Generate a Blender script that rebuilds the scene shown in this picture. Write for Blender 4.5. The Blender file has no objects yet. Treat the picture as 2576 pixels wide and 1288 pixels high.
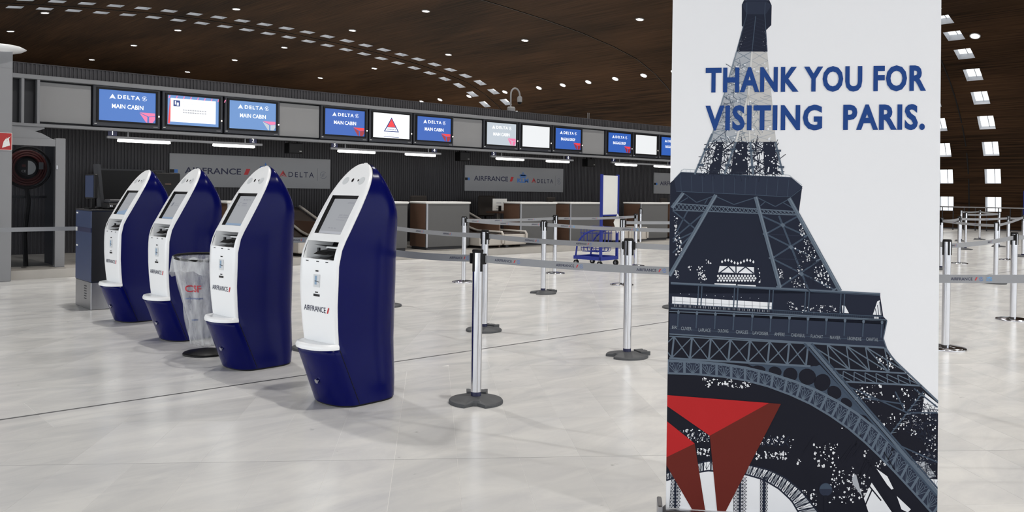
import bpy, bmesh, math, random
from mathutils import Vector, Matrix
random.seed(7)
PI = math.pi

# ------------------------------------------------------------------ camera
# world: X runs along the check-in wall, Y runs towards it, Z is up, metres
YAW, PIT, ROL = math.radians(41.8515), math.radians(0.5188), math.radians(0.7897)
FPX, CX, CY, CAMH = 2139.2, 1288.0, 502.7, 1.38
_c, _s = math.cos(YAW), math.sin(YAW)
FWD = Vector((_s * math.cos(PIT), _c * math.cos(PIT), -math.sin(PIT)))
_r = Vector((_c, -_s, 0)); _u = _r.cross(FWD)
RGT = _r * math.cos(ROL) + _u * math.sin(ROL)
UPV = -_r * math.sin(ROL) + _u * math.cos(ROL)
CAM = Vector((0, 0, CAMH))
C = bpy.context.scene.collection
cam_d = bpy.data.cameras.new('camera')
cam_d.sensor_width = 36; cam_d.sensor_fit = 'HORIZONTAL'
cam_d.lens = FPX / 2576 * 36
cam_d.shift_y = (CY - 644) / 2576
cam_d.clip_start = 0.05; cam_d.clip_end = 300
cam_o = bpy.data.objects.new('camera', cam_d); C.objects.link(cam_o)
cam_o.matrix_world = Matrix(((RGT.x, UPV.x, -FWD.x, 0), (RGT.y, UPV.y, -FWD.y, 0), (RGT.z, UPV.z, -FWD.z, CAMH), (0, 0, 0, 1)))
sc = bpy.context.scene
sc.camera = cam_o

# ------------------------------------------------------------------ world, exposure
sc.view_settings.view_transform = 'Standard'; sc.view_settings.look = 'None'
sc.view_settings.gamma = 1.0; sc.view_settings.use_curve_mapping = False
sc.view_settings.exposure = 0.34
wd = bpy.data.worlds.new('sky'); sc.world = wd; wd.use_nodes = True
wd.node_tree.nodes['Background'].inputs[0].default_value = (0.93, 0.965, 1.0, 1)
wd.node_tree.nodes['Background'].inputs[1].default_value = 1.7
sc.cycles.max_bounces = 5; sc.cycles.diffuse_bounces = 3; sc.cycles.glossy_bounces = 3; sc.cycles.transparent_max_bounces = 10
sc.cycles.caustics_reflective = False; sc.cycles.caustics_refractive = False; sc.cycles.use_adaptive_sampling = True; sc.cycles.adaptive_threshold = 0.05
DOWNLIGHT_W = 950.0
SKYLIGHT = 0.85

def ray(x, y): return FWD + RGT * ((x - CX) / FPX) - UPV * ((y - CY) / FPX)
def fl(x, y, z=0.0):
    d = ray(x, y); return CAM + d * ((z - CAMH) / d.z)
def atY(x, y, Y):
    d = ray(x, y); return CAM + d * (Y / d.y)
def atX(x, y, X):
    d = ray(x, y); return CAM + d * (X / d.x)

# ------------------------------------------------------------------ helpers
def lin(c):
    c = c / 255.0
    return c / 12.92 if c <= 0.04045 else ((c + 0.055) / 1.055) ** 2.4
def rgb(r, g, b): return (lin(r), lin(g), lin(b), 1)

MATS = {}
def mat(name, col, rough=0.5, metal=0.0, vary=0.08, scale=6.0, spec=0.5, emit=None, estr=0.0, coat=0.0, bump=0.0, stretch=None):
    if name in MATS: return MATS[name]
    m = bpy.data.materials.new(name); m.use_nodes = True
    nt = m.node_tree; b = nt.nodes['Principled BSDF']
    b.inputs['Roughness'].default_value = rough; b.inputs['Metallic'].default_value = metal
    b.inputs['Specular IOR Level'].default_value = spec
    if coat: b.inputs['Coat Weight'].default_value = coat; b.inputs['Coat Roughness'].default_value = 0.08
    tc = nt.nodes.new('ShaderNodeTexCoord'); no = nt.nodes.new('ShaderNodeTexNoise')
    no.inputs['Scale'].default_value = scale; no.inputs['Detail'].default_value = 3
    src = tc.outputs['Object']
    if stretch:
        mp = nt.nodes.new('ShaderNodeMapping'); mp.inputs['Scale'].default_value = stretch
        nt.links.new(src, mp.inputs['Vector']); src = mp.outputs[0]
    nt.links.new(src, no.inputs['Vector'])
    mx = nt.nodes.new('ShaderNodeMix'); mx.data_type = 'RGBA'
    mx.inputs[6].default_value = [c * (1 - vary) for c in col[:3]] + [1]
    mx.inputs[7].default_value = [min(1, c * (1 + vary)) for c in col[:3]] + [1]
    nt.links.new(no.outputs['Fac'], mx.inputs[0]); nt.links.new(mx.outputs[2], b.inputs['Base Color'])
    if bump:
        bp = nt.nodes.new('ShaderNodeBump'); bp.inputs['Strength'].default_value = bump; bp.inputs['Distance'].default_value = 0.01
        nt.links.new(no.outputs['Fac'], bp.inputs['Height']); nt.links.new(bp.outputs[0], b.inputs['Normal'])
    if emit:
        b.inputs['Emission Color'].default_value = emit; b.inputs['Emission Strength'].default_value = estr
        if name != 'lit_tube': m.cycles.emission_sampling = 'NONE'
    MATS[name] = m
    return m

class MB:
    """collects shapes, builds ONE mesh object"""
    def __init__(s): s.v = []; s.f = []; s.m = []; s.mats = []; s.smooth = []
    def _mi(s, m):
        if m not in s.mats: s.mats.append(m)
        return s.mats.index(m)
    def add(s, vs, fs, m, smooth=False):
        o = len(s.v); s.v += [tuple(p) for p in vs]; k = s._mi(m)
        for f in fs: s.f.append(tuple(i + o for i in f)); s.m.append(k); s.smooth.append(smooth)
        return s
    def box(s, x0, x1, y0, y1, z0, z1, m, bev=0.0):
        if bev <= 0:
            vs = [(x, y, z) for z in (z0, z1) for y in (y0, y1) for x in (x0, x1)]
            return s.add(vs, [(0, 2, 3, 1), (4, 5, 7, 6), (0, 1, 5, 4), (2, 6, 7, 3), (0, 4, 6, 2), (1, 3, 7, 5)], m)
        b = bev; pts = []
        def ring(z, i):
            return [(x0 + b * (1 - i) if False else x0, y0 + b, z), (x0, y1 - b, z), (x0 + b, y1, z), (x1 - b, y1, z), (x1, y1 - b, z), (x1, y0 + b, z), (x1 - b, y0, z), (x0 + b, y0, z)]
        def inner(z): return [(x0 + b, y0 + b, z), (x0 + b, y1 - b, z), (x0 + b, y1 - b, z), (x1 - b, y1 - b, z), (x1 - b, y1 - b, z), (x1 - b, y0 + b, z), (x1 - b, y0 + b, z), (x0 + b, y0 + b, z)]
        R = [inner(z0), ring(z0 + b, 1), ring(z1 - b, 1), inner(z1)]
        return s.loft([r[::-1] for r in R], m, caps=True)
    def loft(s, rings, m, caps=True, closed=True, smooth=False):
        n = len(rings[0]); vs = [p for r in rings for p in r]; fs = []
        for i in range(len(rings) - 1):
            for j in range(n if closed else n - 1):
                k = (j + 1) % n
                fs.append((i * n + j, i * n + k, (i + 1) * n + k, (i + 1) * n + j))
        s.add(vs, fs, m, smooth)
        if caps and closed:
            s.add(rings[0], [tuple(range(n - 1, -1, -1))], m); s.add(rings[-1], [tuple(range(n))], m)
        return s
    def cyl(s, c, r, z0, z1, m, n=16, r2=None, smooth=True):
        r2 = r if r2 is None else r2
        return s.loft([[(c[0] + q * math.cos(2 * PI * i / n), c[1] + q * math.sin(2 * PI * i / n), z) for i in range(n)] for q, z in ((r, z0), (r2, z1))], m, True, True, smooth)
    def lathe(s, c, prof, m, n=24, smooth=True):
        return s.loft([[(c[0] + r * math.cos(2 * PI * i / n), c[1] + r * math.sin(2 * PI * i / n), c[2] + z) for i in range(n)] for r, z in prof], m, True, True, smooth)
    def tube(s, path, r, m, n=8, smooth=True, caps=True, closed=False):
        P = [Vector(p) for p in path]; rings = []
        up = None
        for i, p in enumerate(P):
            a = P[(i - 1) % len(P)] if (closed or i > 0) else p; b = P[(i + 1) % len(P)] if (closed or i < len(P) - 1) else p
            t = (b - a).normalized()
            if up is None: up = Vector((0, 0, 1)) if abs(t.z) < 0.9 else Vector((0, 1, 0))
            x = t.cross(up)
            if x.length < 1e-4: x = t.cross(Vector((1, 0, 0)))
            x.normalize(); y = x.cross(t); up = y
            rr = r[i] if isinstance(r, (list, tuple)) else r
            rings.append([p + x * (rr * math.cos(2 * PI * k / n)) + y * (rr * math.sin(2 * PI * k / n)) for k in range(n)])
        if closed: rings.append(rings[0])
        return s.loft(rings, m, caps and not closed, True, smooth)
    def bar(s, a, b, w, h, m):
        """rectangular bar from a to b"""
        a = Vector(a); b = Vector(b); t = (b - a).normalized()
        up = Vector((0, 0, 1)) if abs(t.z) < 0.95 else Vector((1, 0, 0))
        x = t.cross(up).normalized() * (w / 2); y = x.cross(t).normalized() * (h / 2)
        return s.loft([[p - x - y, p + x - y, p + x + y, p - x + y] for p in (a, b)], m)
    def prism(s, poly, org, ex, ey, t, m):
        """2D polygon extruded by t along ex x ey"""
        ex = Vector(ex); ey = Vector(ey); nz = ex.cross(ey); org = Vector(org)
        a = [org + ex * p[0] + ey * p[1] for p in poly]; b = [q + nz * t for q in a]
        n = len(poly); ar = sum(poly[i][0] * poly[(i + 1) % n][1] - poly[(i + 1) % n][0] * poly[i][1] for i in range(n))
        if ar * t < 0: a, b = a[::-1], b[::-1]
        fs = [tuple(range(n - 1, -1, -1)), tuple(range(n, 2 * n))] + [(i, (i + 1) % n, n + (i + 1) % n, n + i) for i in range(n)]
        return s.add(a + b, fs, m)
    def flat(s, poly, org, ex, ey, off, m):
        ex = Vector(ex); ey = Vector(ey); nz = ex.cross(ey); org = Vector(org)
        n = len(poly); ar = sum(poly[i][0] * poly[(i + 1) % n][1] - poly[(i + 1) % n][0] * poly[i][1] for i in range(n))
        if ar < 0: poly = poly[::-1]
        return s.add([org + ex * p[0] + ey * p[1] + nz * off for p in poly], [tuple(range(n))], m)
    def text(s, body, org, ex, ey, off, m, x0, y0, w=None, h=None, bold=0.0, space=1.0, center=False):
        """flat lettering in the plane (ex, ey); cap height h, total width w"""
        vs, fs, tw, th = text_geo(body, bold, space)
        ex = Vector(ex); ey = Vector(ey); nz = ex.cross(ey); org = Vector(org)
        sy = h / th if h else w / tw
        sx = w / tw if w else sy
        if center: x0 = x0 - tw * sx / 2
        return s.add([org + ex * (x0 + v[0] * sx) + ey * (y0 + v[1] * sy) + nz * off for v in vs], fs, m)
    def build(s, name, parent=None, loc=None):
        me = bpy.data.meshes.new(name); me.from_pydata(s.v, [], s.f)
        for m in s.mats: me.materials.append(m)
        me.polygons.foreach_set('material_index', s.m)
        me.polygons.foreach_set('use_smooth', s.smooth); me.update()
        o = bpy.data.objects.new(name, me); C.objects.link(o)
        if parent is not None: o.parent = parent
        if loc is not None: o.location = loc
        return o

_TXT = {}
def text_geo(body, bold, space):
    key = (body, bold, space)
    if key in _TXT: return _TXT[key]
    def grab(t):
        cu = bpy.data.curves.new('t', 'FONT'); cu.body = t; cu.offset = bold; cu.space_character = space; cu.resolution_u = 3
        ob = bpy.data.objects.new('t', cu); C.objects.link(ob)
        dg = bpy.context.evaluated_depsgraph_get(); ev = ob.evaluated_get(dg); me = ev.to_mesh()
        vs = [(v.co.x, v.co.y) for v in me.vertices]; fs = [tuple(p.vertices) for p in me.polygons]
        ev.to_mesh_clear(); bpy.data.objects.remove(ob); bpy.data.curves.remove(cu)
        return vs, fs
    vs, fs = grab(body); hv, _ = grab('H')
    x0 = min(v[0] for v in vs); x1 = max(v[0] for v in vs)
    y0 = min(v[1] for v in hv); y1 = max(v[1] for v in hv)
    vs = [(v[0] - x0, v[1] - y0) for v in vs]
    ff = []
    for f in fs:
        ar = sum(vs[f[i]][0] * vs[f[(i + 1) % len(f)]][1] - vs[f[(i + 1) % len(f)]][0] * vs[f[i]][1] for i in range(len(f)))
        ff.append(f if ar > 0 else f[::-1])
    _TXT[key] = (vs, ff, x1 - x0, y1 - y0)
    return _TXT[key]

# lettering is converted first, while the scene is still empty
for _k in (('DELTA', 0.02, 1.25), ('MAIN CABIN', 0.012, 1.0), ('BAGGAGE DROP', 0.012, 1.0), ("Free liquids? Don't forget to empty", 0.0, 1.0), ('your tax refund form by customs', 0.0, 1.0), ('before security check', 0.0, 1.0), ('VIGIPIRATE', 0.02, 1.0), ('SECURITE RENFORCEE', 0.0, 1.0), ('RISQUE ATTENTAT', 0.0, 1.0),
           ('AIRFRANCE', 0.015, 1.0), ('KLM', 0.04, 1.0), ('DELTA', 0.01, 1.35), ('AIRFRANCE /', 0.0, 1.0), ('INSEREZ VOTRE BILLET', 0.0, 1.0), ('OU CHANGEZ VOTRE VOL', 0.0, 1.0), ('PASSPORT OR CARD', 0.0, 1.0), ('DELTA', 0.01, 1.2), ('BORNE', 0.02, 1.0), ('ENREGISTREMENT', 0.0, 1.0), ('VOTRE CARTE', 0.0, 1.0), ("D'EMBARQUEMENT", 0.0, 1.0), ('BIENVENUE', 0.0, 1.0),
           ('AIRFRANCE', 0.004, 1.0), ('AIRFRANCE', 0.01, 1.0), ('KLM', 0.03, 1.0), ('CSF', 0.015, 1.0), ('environnement', 0.015, 1.0), ('recyclable', 0.015, 1.0), ('CE', 0.0, 1.0), ('ER', 0.0, 1.0), ('THANK YOU FOR', 0.036, 1.09), ('VISITING  PARIS.', 0.036, 1.09)): text_geo(*_k)
for _k in '12345678': text_geo(_k, 0.01, 1.0)
for _k in ('CUVIER', 'LAPLACE', 'DULONG', 'CHASLES', 'LAVOISIER', 'AMPERE', 'CHEVREUL', 'FLACHAT', 'NAVIER', 'LEGENDRE', 'CHAPTAL'): text_geo(_k, 0.0, 1.0)

def thing(name, label, cat, loc=(0, 0, 0), rz=0.0, group=None):
    o = bpy.data.objects.new(name, None); C.objects.link(o)
    o.location = loc; o.rotation_euler = (0, 0, rz); o.empty_display_size = 0.1
    o['label'] = label; o['category'] = cat
    if group: o['group'] = group
    return o
def tag(o, label, cat, group=None):
    o['label'] = label; o['category'] = cat
    if group: o['group'] = group
    return o
def struct(o, label=None):
    o['kind'] = 'structure'
    if label: o['label'] = label
    return o
def clone(o, parent=None):
    c = o.copy(); C.objects.link(c); c.parent = parent
    for ch in o.children: clone(ch, c)
    return c
def ellipse(cx, cy, rx, ry, n=16, a0=0, a1=2 * PI):
    full = abs(a1 - a0 - 2 * PI) < 1e-6
    return [(cx + rx * math.cos(a0 + (a1 - a0) * i / (n if full else n - 1)), cy + ry * math.sin(a0 + (a1 - a0) * i / (n if full else n - 1))) for i in range(n)]
def clip(poly, a, b, c):
    """keep a*x+b*y<=c"""
    out = []
    for i in range(len(poly)):
        p, q = poly[i], poly[(i + 1) % len(poly)]
        dp, dq = a * p[0] + b * p[1] - c, a * q[0] + b * q[1] - c
        if dp <= 0: out.append(p)
        if dp * dq < 0:
            t = dp / (dp - dq); out.append((p[0] + t * (q[0] - p[0]), p[1] + t * (q[1] - p[1])))
    return out

# ------------------------------------------------------------------ materials
M_white = mat('white_plastic', rgb(250, 251, 252), 0.28, vary=0.01, coat=0.2)
M_navy = mat('glossy_navy_shell', rgb(7, 12, 80), 0.2, vary=0.06, scale=3, spec=0.13)
M_black = mat('black_plastic', rgb(17, 16, 17), 0.45, spec=0.25)
M_dark = mat('dark_charcoal', rgb(42, 43, 48), 0.5)
M_bezel = mat('monitor_bezel', rgb(48, 50, 58), 0.4)
M_chrome = mat('polished_steel', rgb(205, 206, 210), 0.14, 1.0, vary=0.03, scale=30)
M_steel = mat('brushed_steel', rgb(165, 165, 168), 0.35, 1.0, vary=0.06, scale=40, stretch=(1, 1, 0.05))
M_rubber = mat('grey_rubber', rgb(74, 76, 79), 0.55, vary=0.12, scale=25)
M_strap = mat('grey_webbing', rgb(150, 152, 156), 0.6, vary=0.04, scale=60)
M_ink = mat('navy_ink', rgb(22, 26, 66), 0.5)
M_red = mat('red_ink', rgb(206, 44, 52), 0.5, vary=0.04)
M_sky = mat('pale_blue_ink', rgb(110, 165, 215), 0.5, vary=0.04)
M_alu = mat('grey_painted_metal', rgb(134, 135, 138), 0.45, vary=0.04, scale=2)
M_panel = mat('grey_panel', rgb(146, 146, 147), 0.5, vary=0.04, scale=2)
M_clad = mat('dark_corrugated_cladding', rgb(74, 73, 76), 0.5, spec=0.2, vary=0.06, scale=1.5)
M_sign = mat('grey_sign_board', rgb(150, 151, 154), 0.4, vary=0.03, scale=2)
M_blueframe = mat('blue_painted_steel', rgb(28, 46, 140), 0.4, vary=0.06)
M_step = mat('stone_step', rgb(176, 172, 166), 0.4, vary=0.10, scale=5)
M_lamp = mat('lit_tube', rgb(255, 255, 255), 0.4, emit=(1, 0.97, 0.92, 1), estr=6.0)
M_led = mat('lit_downlight', rgb(255, 255, 255), 0.4, emit=(1, 0.98, 0.95, 1), estr=14.0)
M_wood = mat('brown_laminate', rgb(98, 74, 60), 0.4, vary=0.12, scale=3, stretch=(1, 1, 6))
M_desk = mat('grey_laminate', rgb(98, 98, 98), 0.42, spec=0.25, vary=0.05, scale=3)
M_top = mat('white_worktop', rgb(226, 225, 222), 0.3, vary=0.02)
M_paper = mat('white_paper', rgb(232, 232, 228), 0.7, vary=0.02)

def marble(name, base, dark):
    m = bpy.data.materials.new(name); m.use_nodes = True; nt = m.node_tree; L = nt.links.new
    b = nt.nodes['Principled BSDF']; N = nt.nodes.new
    geo = N('ShaderNodeNewGeometry'); oi = N('ShaderNodeObjectInfo')
    n1 = N('ShaderNodeTexNoise'); n1.inputs['Scale'].default_value = 1.3; n1.inputs['Detail'].default_value = 8; n1.inputs['Roughness'].default_value = 0.62
    n1.inputs['Distortion'].default_value = 1.2
    mp = N('ShaderNodeMapping'); mp.inputs['Rotation'].default_value = (0, 0, 0.7); mp.inputs['Scale'].default_value = (1, 2.6, 1)
    L(geo.outputs['Position'], mp.inputs[0]); L(mp.outputs[0], n1.inputs['Vector'])
    rp = N('ShaderNodeValToRGB'); rp.color_ramp.elements[0].position = 0.30; rp.color_ramp.elements[0].color = dark
    rp.color_ramp.elements[1].position = 0.62; rp.color_ramp.elements[1].color = base
    L(n1.outputs['Fac'], rp.inputs[0])
    n2 = N('ShaderNodeTexNoise'); n2.inputs['Scale'].default_value = 9; n2.inputs['Detail'].default_value = 6
    L(geo.outputs['Position'], n2.inputs['Vector'])
    sp = N('ShaderNodeValToRGB'); sp.color_ramp.elements[0].position = 0.19; sp.color_ramp.elements[0].color = (0.45, 0.45, 0.45, 1)
    sp.color_ramp.elements[1].position = 0.29; sp.color_ramp.elements[1].color = (1, 1, 1, 1)
    L(n2.outputs['Fac'], sp.inputs[0])
    ad = N('ShaderNodeMath'); ad.operation = 'ADD'; L(geo.outputs['Random Per Island'], ad.inputs[0]); L(oi.outputs['Random'], ad.inputs[1])
    fr = N('ShaderNodeMath'); fr.operation = 'FRACT'; L(ad.outputs[0], fr.inputs[0])
    mr = N('ShaderNodeMapRange'); mr.inputs['To Min'].default_value = 0.90; mr.inputs['To Max'].default_value = 1.0; L(fr.outputs[0], mr.inputs['Value'])
    m1 = N('ShaderNodeMix'); m1.data_type = 'RGBA'; m1.blend_type = 'MULTIPLY'; m1.inputs[0].default_value = 1
    L(rp.outputs[0], m1.inputs[6]); L(sp.outputs[0], m1.inputs[7])
    m2 = N('ShaderNodeMix'); m2.data_type = 'RGBA'; m2.blend_type = 'MULTIPLY'; m2.inputs[0].default_value = 1
    L(m1.outputs[2], m2.inputs[6]); L(mr.outputs[0], m2.inputs[7]); L(m2.outputs[2], b.inputs['Base Color'])
    rr = N('ShaderNodeMapRange'); rr.inputs['To Min'].default_value = 0.16; rr.inputs['To Max'].default_value = 0.30; L(n1.outputs['Fac'], rr.inputs['Value'])
    L(rr.outputs[0], b.inputs['Roughness']); b.inputs['Specular IOR Level'].default_value = 0.45
    return m
M_marble = marble('polished_marble', rgb(226, 225, 222), rgb(208, 208, 208))
M_grout = mat('grey_joint', rgb(224, 223, 220), 0.7)
M_joint = mat('dark_expansion_joint', rgb(74, 74, 76), 0.6)

def vault_mat():
    m = bpy.data.materials.new('dark_wood_slats'); m.use_nodes = True; nt = m.node_tree; L = nt.links.new; N = nt.nodes.new
    b = nt.nodes['Principled BSDF']; uv = N('ShaderNodeTexCoord')
    mp = N('ShaderNodeMapping'); mp.inputs['Scale'].default_value = (15, 0.25, 1); L(uv.outputs['UV'], mp.inputs[0])
    n1 = N('ShaderNodeTexNoise'); n1.inputs['Scale'].default_value = 1; n1.inputs['Detail'].default_value = 5; n1.inputs['Roughness'].default_value = 0.65
    L(mp.outputs[0], n1.inputs['Vector'])
    mp2 = N('ShaderNodeMapping'); mp2.inputs['Scale'].default_value = (0.35, 0.10, 1); L(uv.outputs['UV'], mp2.inputs[0])
    n2 = N('ShaderNodeTexNoise'); n2.inputs['Scale'].default_value = 1; n2.inputs['Detail'].default_value = 3; L(mp2.outputs[0], n2.inputs['Vector'])
    mul = N('ShaderNodeMath'); mul.operation = 'MULTIPLY_ADD'; L(n1.outputs['Fac'], mul.inputs[0]); mul.inputs[1].default_value = 0.7
    hl = N('ShaderNodeMath'); hl.operation = 'MULTIPLY'; L(n2.outputs['Fac'], hl.inputs[0]); hl.inputs[1].default_value = 0.4
    L(hl.outputs[0], mul.inputs[2])
    rp = N('ShaderNodeValToRGB'); e = rp.color_ramp.elements
    e[0].position = 0.40; e[0].color = rgb(22, 16, 11); e[1].position = 0.74; e[1].color = rgb(74, 53, 36)
    L(mul.outputs[0], rp.inputs[0]); L(rp.outputs[0], b.inputs['Base Color'])
    b.inputs['Roughness'].default_value = 0.7; b.inputs['Specular IOR Level'].default_value = 0.06
    return m
M_vault = vault_mat()

# ------------------------------------------------------------------ vault (the ceiling) with skylights
PROF = [(18.5, 10.0), (20, 9.995), (22.6, 9.92), (25.1, 9.76), (27.6, 9.55), (30.2, 9.26), (32.6, 8.88), (34.5, 8.45), (36, 7.85), (37.2, 7.15), (38, 6.5), (38.8, 5.65), (39.53, 4.65), (40.09, 3.55), (40.39, 2.37), (40.5, 1.15), (40.55, 0.0)]
HALF = PROF[::-1]                                   # right springing up to the crest
FULL = HALF + [(37 - x, z) for x, z in PROF[1:]]    # and down to the left springing
ACC = [0.0]
for a, b in zip(FULL, FULL[1:]): ACC.append(ACC[-1] + math.hypot(b[0] - a[0], b[1] - a[1]))
def arc(s):
    s = max(0.0, min(ACC[-1] - 1e-6, s))
    for i in range(len(ACC) - 1):
        if ACC[i] <= s <= ACC[i + 1]:
            t = (s - ACC[i]) / (ACC[i + 1] - ACC[i]); a, b = FULL[i], FULL[i + 1]
            return (a[0] + t * (b[0] - a[0]), a[1] + t * (b[1] - a[1]))
def vault_z(x):
    x = abs(x - 18.5) + 18.5
    for a, b in zip(PROF, PROF[1:]):
        if a[0] <= x <= b[0]: return a[1] + (b[1] - a[1]) * (x - a[0]) / (b[0] - a[0])
    return 0.0
Y_NEAR, Y_FAR = -14.0, 112.0
SKY_ROWS = (13.66, 15.63, 42.0, 44.15); SKY_H = 0.32; SKY_STEP = 1.235
cent = [1.13 + SKY_STEP * k for k in range(int((ACC[-1] - 1.6) / SKY_STEP))]
sb = [0.0]
for c in cent: sb += [c - SKY_H, c + SKY_H]
sb.append(ACC[-1] - 1e-6)
GLZ_Z = 4.0
S_GLZ = min(v for v in sb if v > ACC[-1] * 0.6 and arc(v)[1] < GLZ_Z)
yb = [Y_NEAR]
for y in SKY_ROWS: yb += [y - SKY_H, y + SKY_H]
yb.append(Y_FAR)
vs = []; uvs = []
for s_ in sb:
    X, Z = arc(s_)
    for y in yb: vs.append((X, y, Z)); uvs.append((s_, y))
fs = []; nY = len(yb)
for i in range(len(sb) - 1):
    for j in range(nY - 1):
        if i % 2 == 1 and j % 2 == 1: continue     # opening of a skylight
        if sb[i] > S_GLZ - 1e-6 and j < 5: continue  # glazed front
        fs.append((i * nY + j, (i + 1) * nY + j, (i + 1) * nY + j + 1, i * nY + j + 1))
me = bpy.data.meshes.new('ceiling'); me.from_pydata(vs, [], fs); me.materials.append(M_vault)
ul = me.uv_layers.new(name='UVMap')
for lp in me.loops: ul.data[lp.index].uv = uvs[lp.vertex_index]
ceiling = bpy.data.objects.new('ceiling', me); C.objects.link(ceiling); struct(ceiling, 'dark brown wooden barrel vault with rows of square skylights')
M_reveal = mat('skylight_reveal', rgb(186, 188, 193), 0.5)
M_pane = mat('daylit_pane', rgb(255, 255, 255), 0.4, emit=(0.92, 0.97, 1, 1), estr=SKYLIGHT)
rv = MB(); h = SKY_H; D = 0.28
for a, b in (((-h, -h), (h, -h)), ((h, -h), (h, h)), ((h, h), (-h, h)), ((-h, h), (-h, -h))):
    rv.add([(a[0], a[1], 0), (b[0], b[1], 0), (b[0], b[1], D), (a[0], a[1], D)], [(0, 1, 2, 3)], M_reveal)
rv.box(-h, h, -0.012, 0.012, D - 0.04, D - 0.01, M_reveal)
pn = MB(); pn.add([(-h, -h, D), (h, -h, D), (h, h, D), (-h, h, D)], [(0, 1, 2, 3)], M_pane)
rv0 = pn0 = None
for y in SKY_ROWS:
    for c in cent:
        if c > S_GLZ and y < 40: continue
        a, b, m0 = arc(c - h), arc(c + h), arc(c)
        mid = ((a[0] + b[0]) / 2, (a[1] + b[1]) / 2)
        tx, tz = b[0] - a[0], b[1] - a[1]; q = math.hypot(tx, tz); tx /= q; tz /= q
        # outward normal
        nx, nz = tz, -tx
        if nx * (mid[0] - 18.5) + nz * (mid[1] - 2) < 0: nx, nz = -nx, -nz
        if rv0 is None:
            rv0 = rv.build('skylight', ceiling); pn0 = pn.build('pane', rv0); o = rv0
        else:
            o = rv0.copy(); C.objects.link(o); o.parent = ceiling
            p2 = pn0.copy(); C.objects.link(p2); p2.parent = o
        o.location = (mid[0], y, mid[1])
        o.rotation_euler = (0, math.atan2(nx, nz), 0)
sm = MB()                                           # dark panel seams between the paired skylight rows
for y in (14.65, 43.07, 28.9):
    for i in range(len(FULL) - 1):
        a, b = FULL[i], FULL[i + 1]
        sm.bar((a[0], y, a[1] - 0.012), (b[0], y, b[1] - 0.012), 0.05, 0.03, M_black)
sm.build('panel_seam', ceiling)
w = MB(); w.prism([(x, z) for x, z in FULL], (0, Y_FAR, 0), (1, 0, 0), (0, 0, 1), 0.2, mat('far_end_wall', rgb(70, 62, 56), 0.7))
struct(w.build('wall_far'), 'dark end wall of the hall far behind the check-in desks')
# long glazed front on the left side of the hall, out of view: only its mullions stand
w = MB()
for k in range(19):
    y = Y_NEAR + 0.1 + k * 3.0
    w.box(-2.15, -2.03, y - 0.05, y + 0.05, 0, GLZ_Z, M_alu)
for z in (0.06, 2.4, GLZ_Z): w.box(-2.13, -2.05, Y_NEAR, Y_NEAR + 54.2, z - 0.06, z + 0.06, M_alu)
struct(w.build('window_1'), 'long glazed front on the left side of the hall')
w = MB()
for k in range(15):
    x = -1.0 + k * 2.7
    w.box(x - 0.06, x + 0.06, Y_NEAR - 0.1, Y_NEAR + 0.1, 0, max(0.2, vault_z(x) - 0.05), M_alu)
for z in (0.06, 2.6, 5.2, 7.6):
    xs = [x for x, zz in FULL if zz >= z]; w.box(min(xs) + 0.1, max(xs) - 0.1, Y_NEAR - 0.06, Y_NEAR + 0.06, z - 0.06, z + 0.06, M_alu)
struct(w.build('window_2'), 'glazed end of the hall behind the camera')

# downlights: a recessed can and its lamp; each one lights the hall
DL = [(10.3, 51.8), (10.4, 45.1), (17.2, 62.1), (17.3, 53.9), (17.35, 46.9), (17.3, 39.3), (23.7, 62.1), (23.7, 54), (23.7, 47), (23.7, 39.3), (23.6, 32.6), (29.9, 62), (29.95, 53.9), (30, 47), (29.95, 39.1), (29.9, 32.55), (29.9, 24.9)]
DL += [(36.03, y) for y in (50.1, 47.95, 44.71, 41.05, 37.89, 35.83, 33.76, 31.7, 29.67, 27.62, 12.93)]
DL += [(x, y) for x in (4.0, 10.4, 17.3, 23.7) for y in (24.9, 17.4, 9.9, 2.4, -5.1)] + [(29.95, y) for y in (17.4, 9.9, 2.4)]
ld = bpy.data.lights.new('downlight_lamp', 'SPOT'); ld.energy = DOWNLIGHT_W; ld.spot_size = math.radians(125); ld.spot_blend = 0.6; ld.shadow_soft_size = 0.16; ld.color = (1, 0.965, 0.92)
can = MB(); can.lathe((0, 0, 0), [(0.20, 0.02), (0.20, -0.015), (0.165, -0.02), (0.155, 0.0)], M_panel, 20)
lens = MB(); lens.lathe((0, 0, 0), [(0.155, 0.004), (0.155, -0.012), (0.11, -0.02)], M_led, 20)
d0 = None
for i, (x, y) in enumerate(DL):
    z = vault_z(x) - 0.03
    d = thing('downlight', 'small round lit downlight in the dark wooden vault', 'downlight', (x, y, z), 0, 'downlights in the wooden vault')
    sl = (vault_z(x + 0.2) - vault_z(x - 0.2)) / 0.4
    d.rotation_euler = (0, -math.atan(sl), 0)
    if d0 is None: a = can.build('trim_ring', d); b = lens.build('lens', d); d0 = (a, b)
    else:
        for q in d0: c2 = q.copy(); C.objects.link(c2); c2.parent = d
    if 1:
        lo = bpy.data.objects.new('lamp', ld); C.objects.link(lo); lo.parent = d; lo.location = (0, 0, -0.05); lo.rotation_euler = (0, math.atan(sl), 0)

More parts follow.
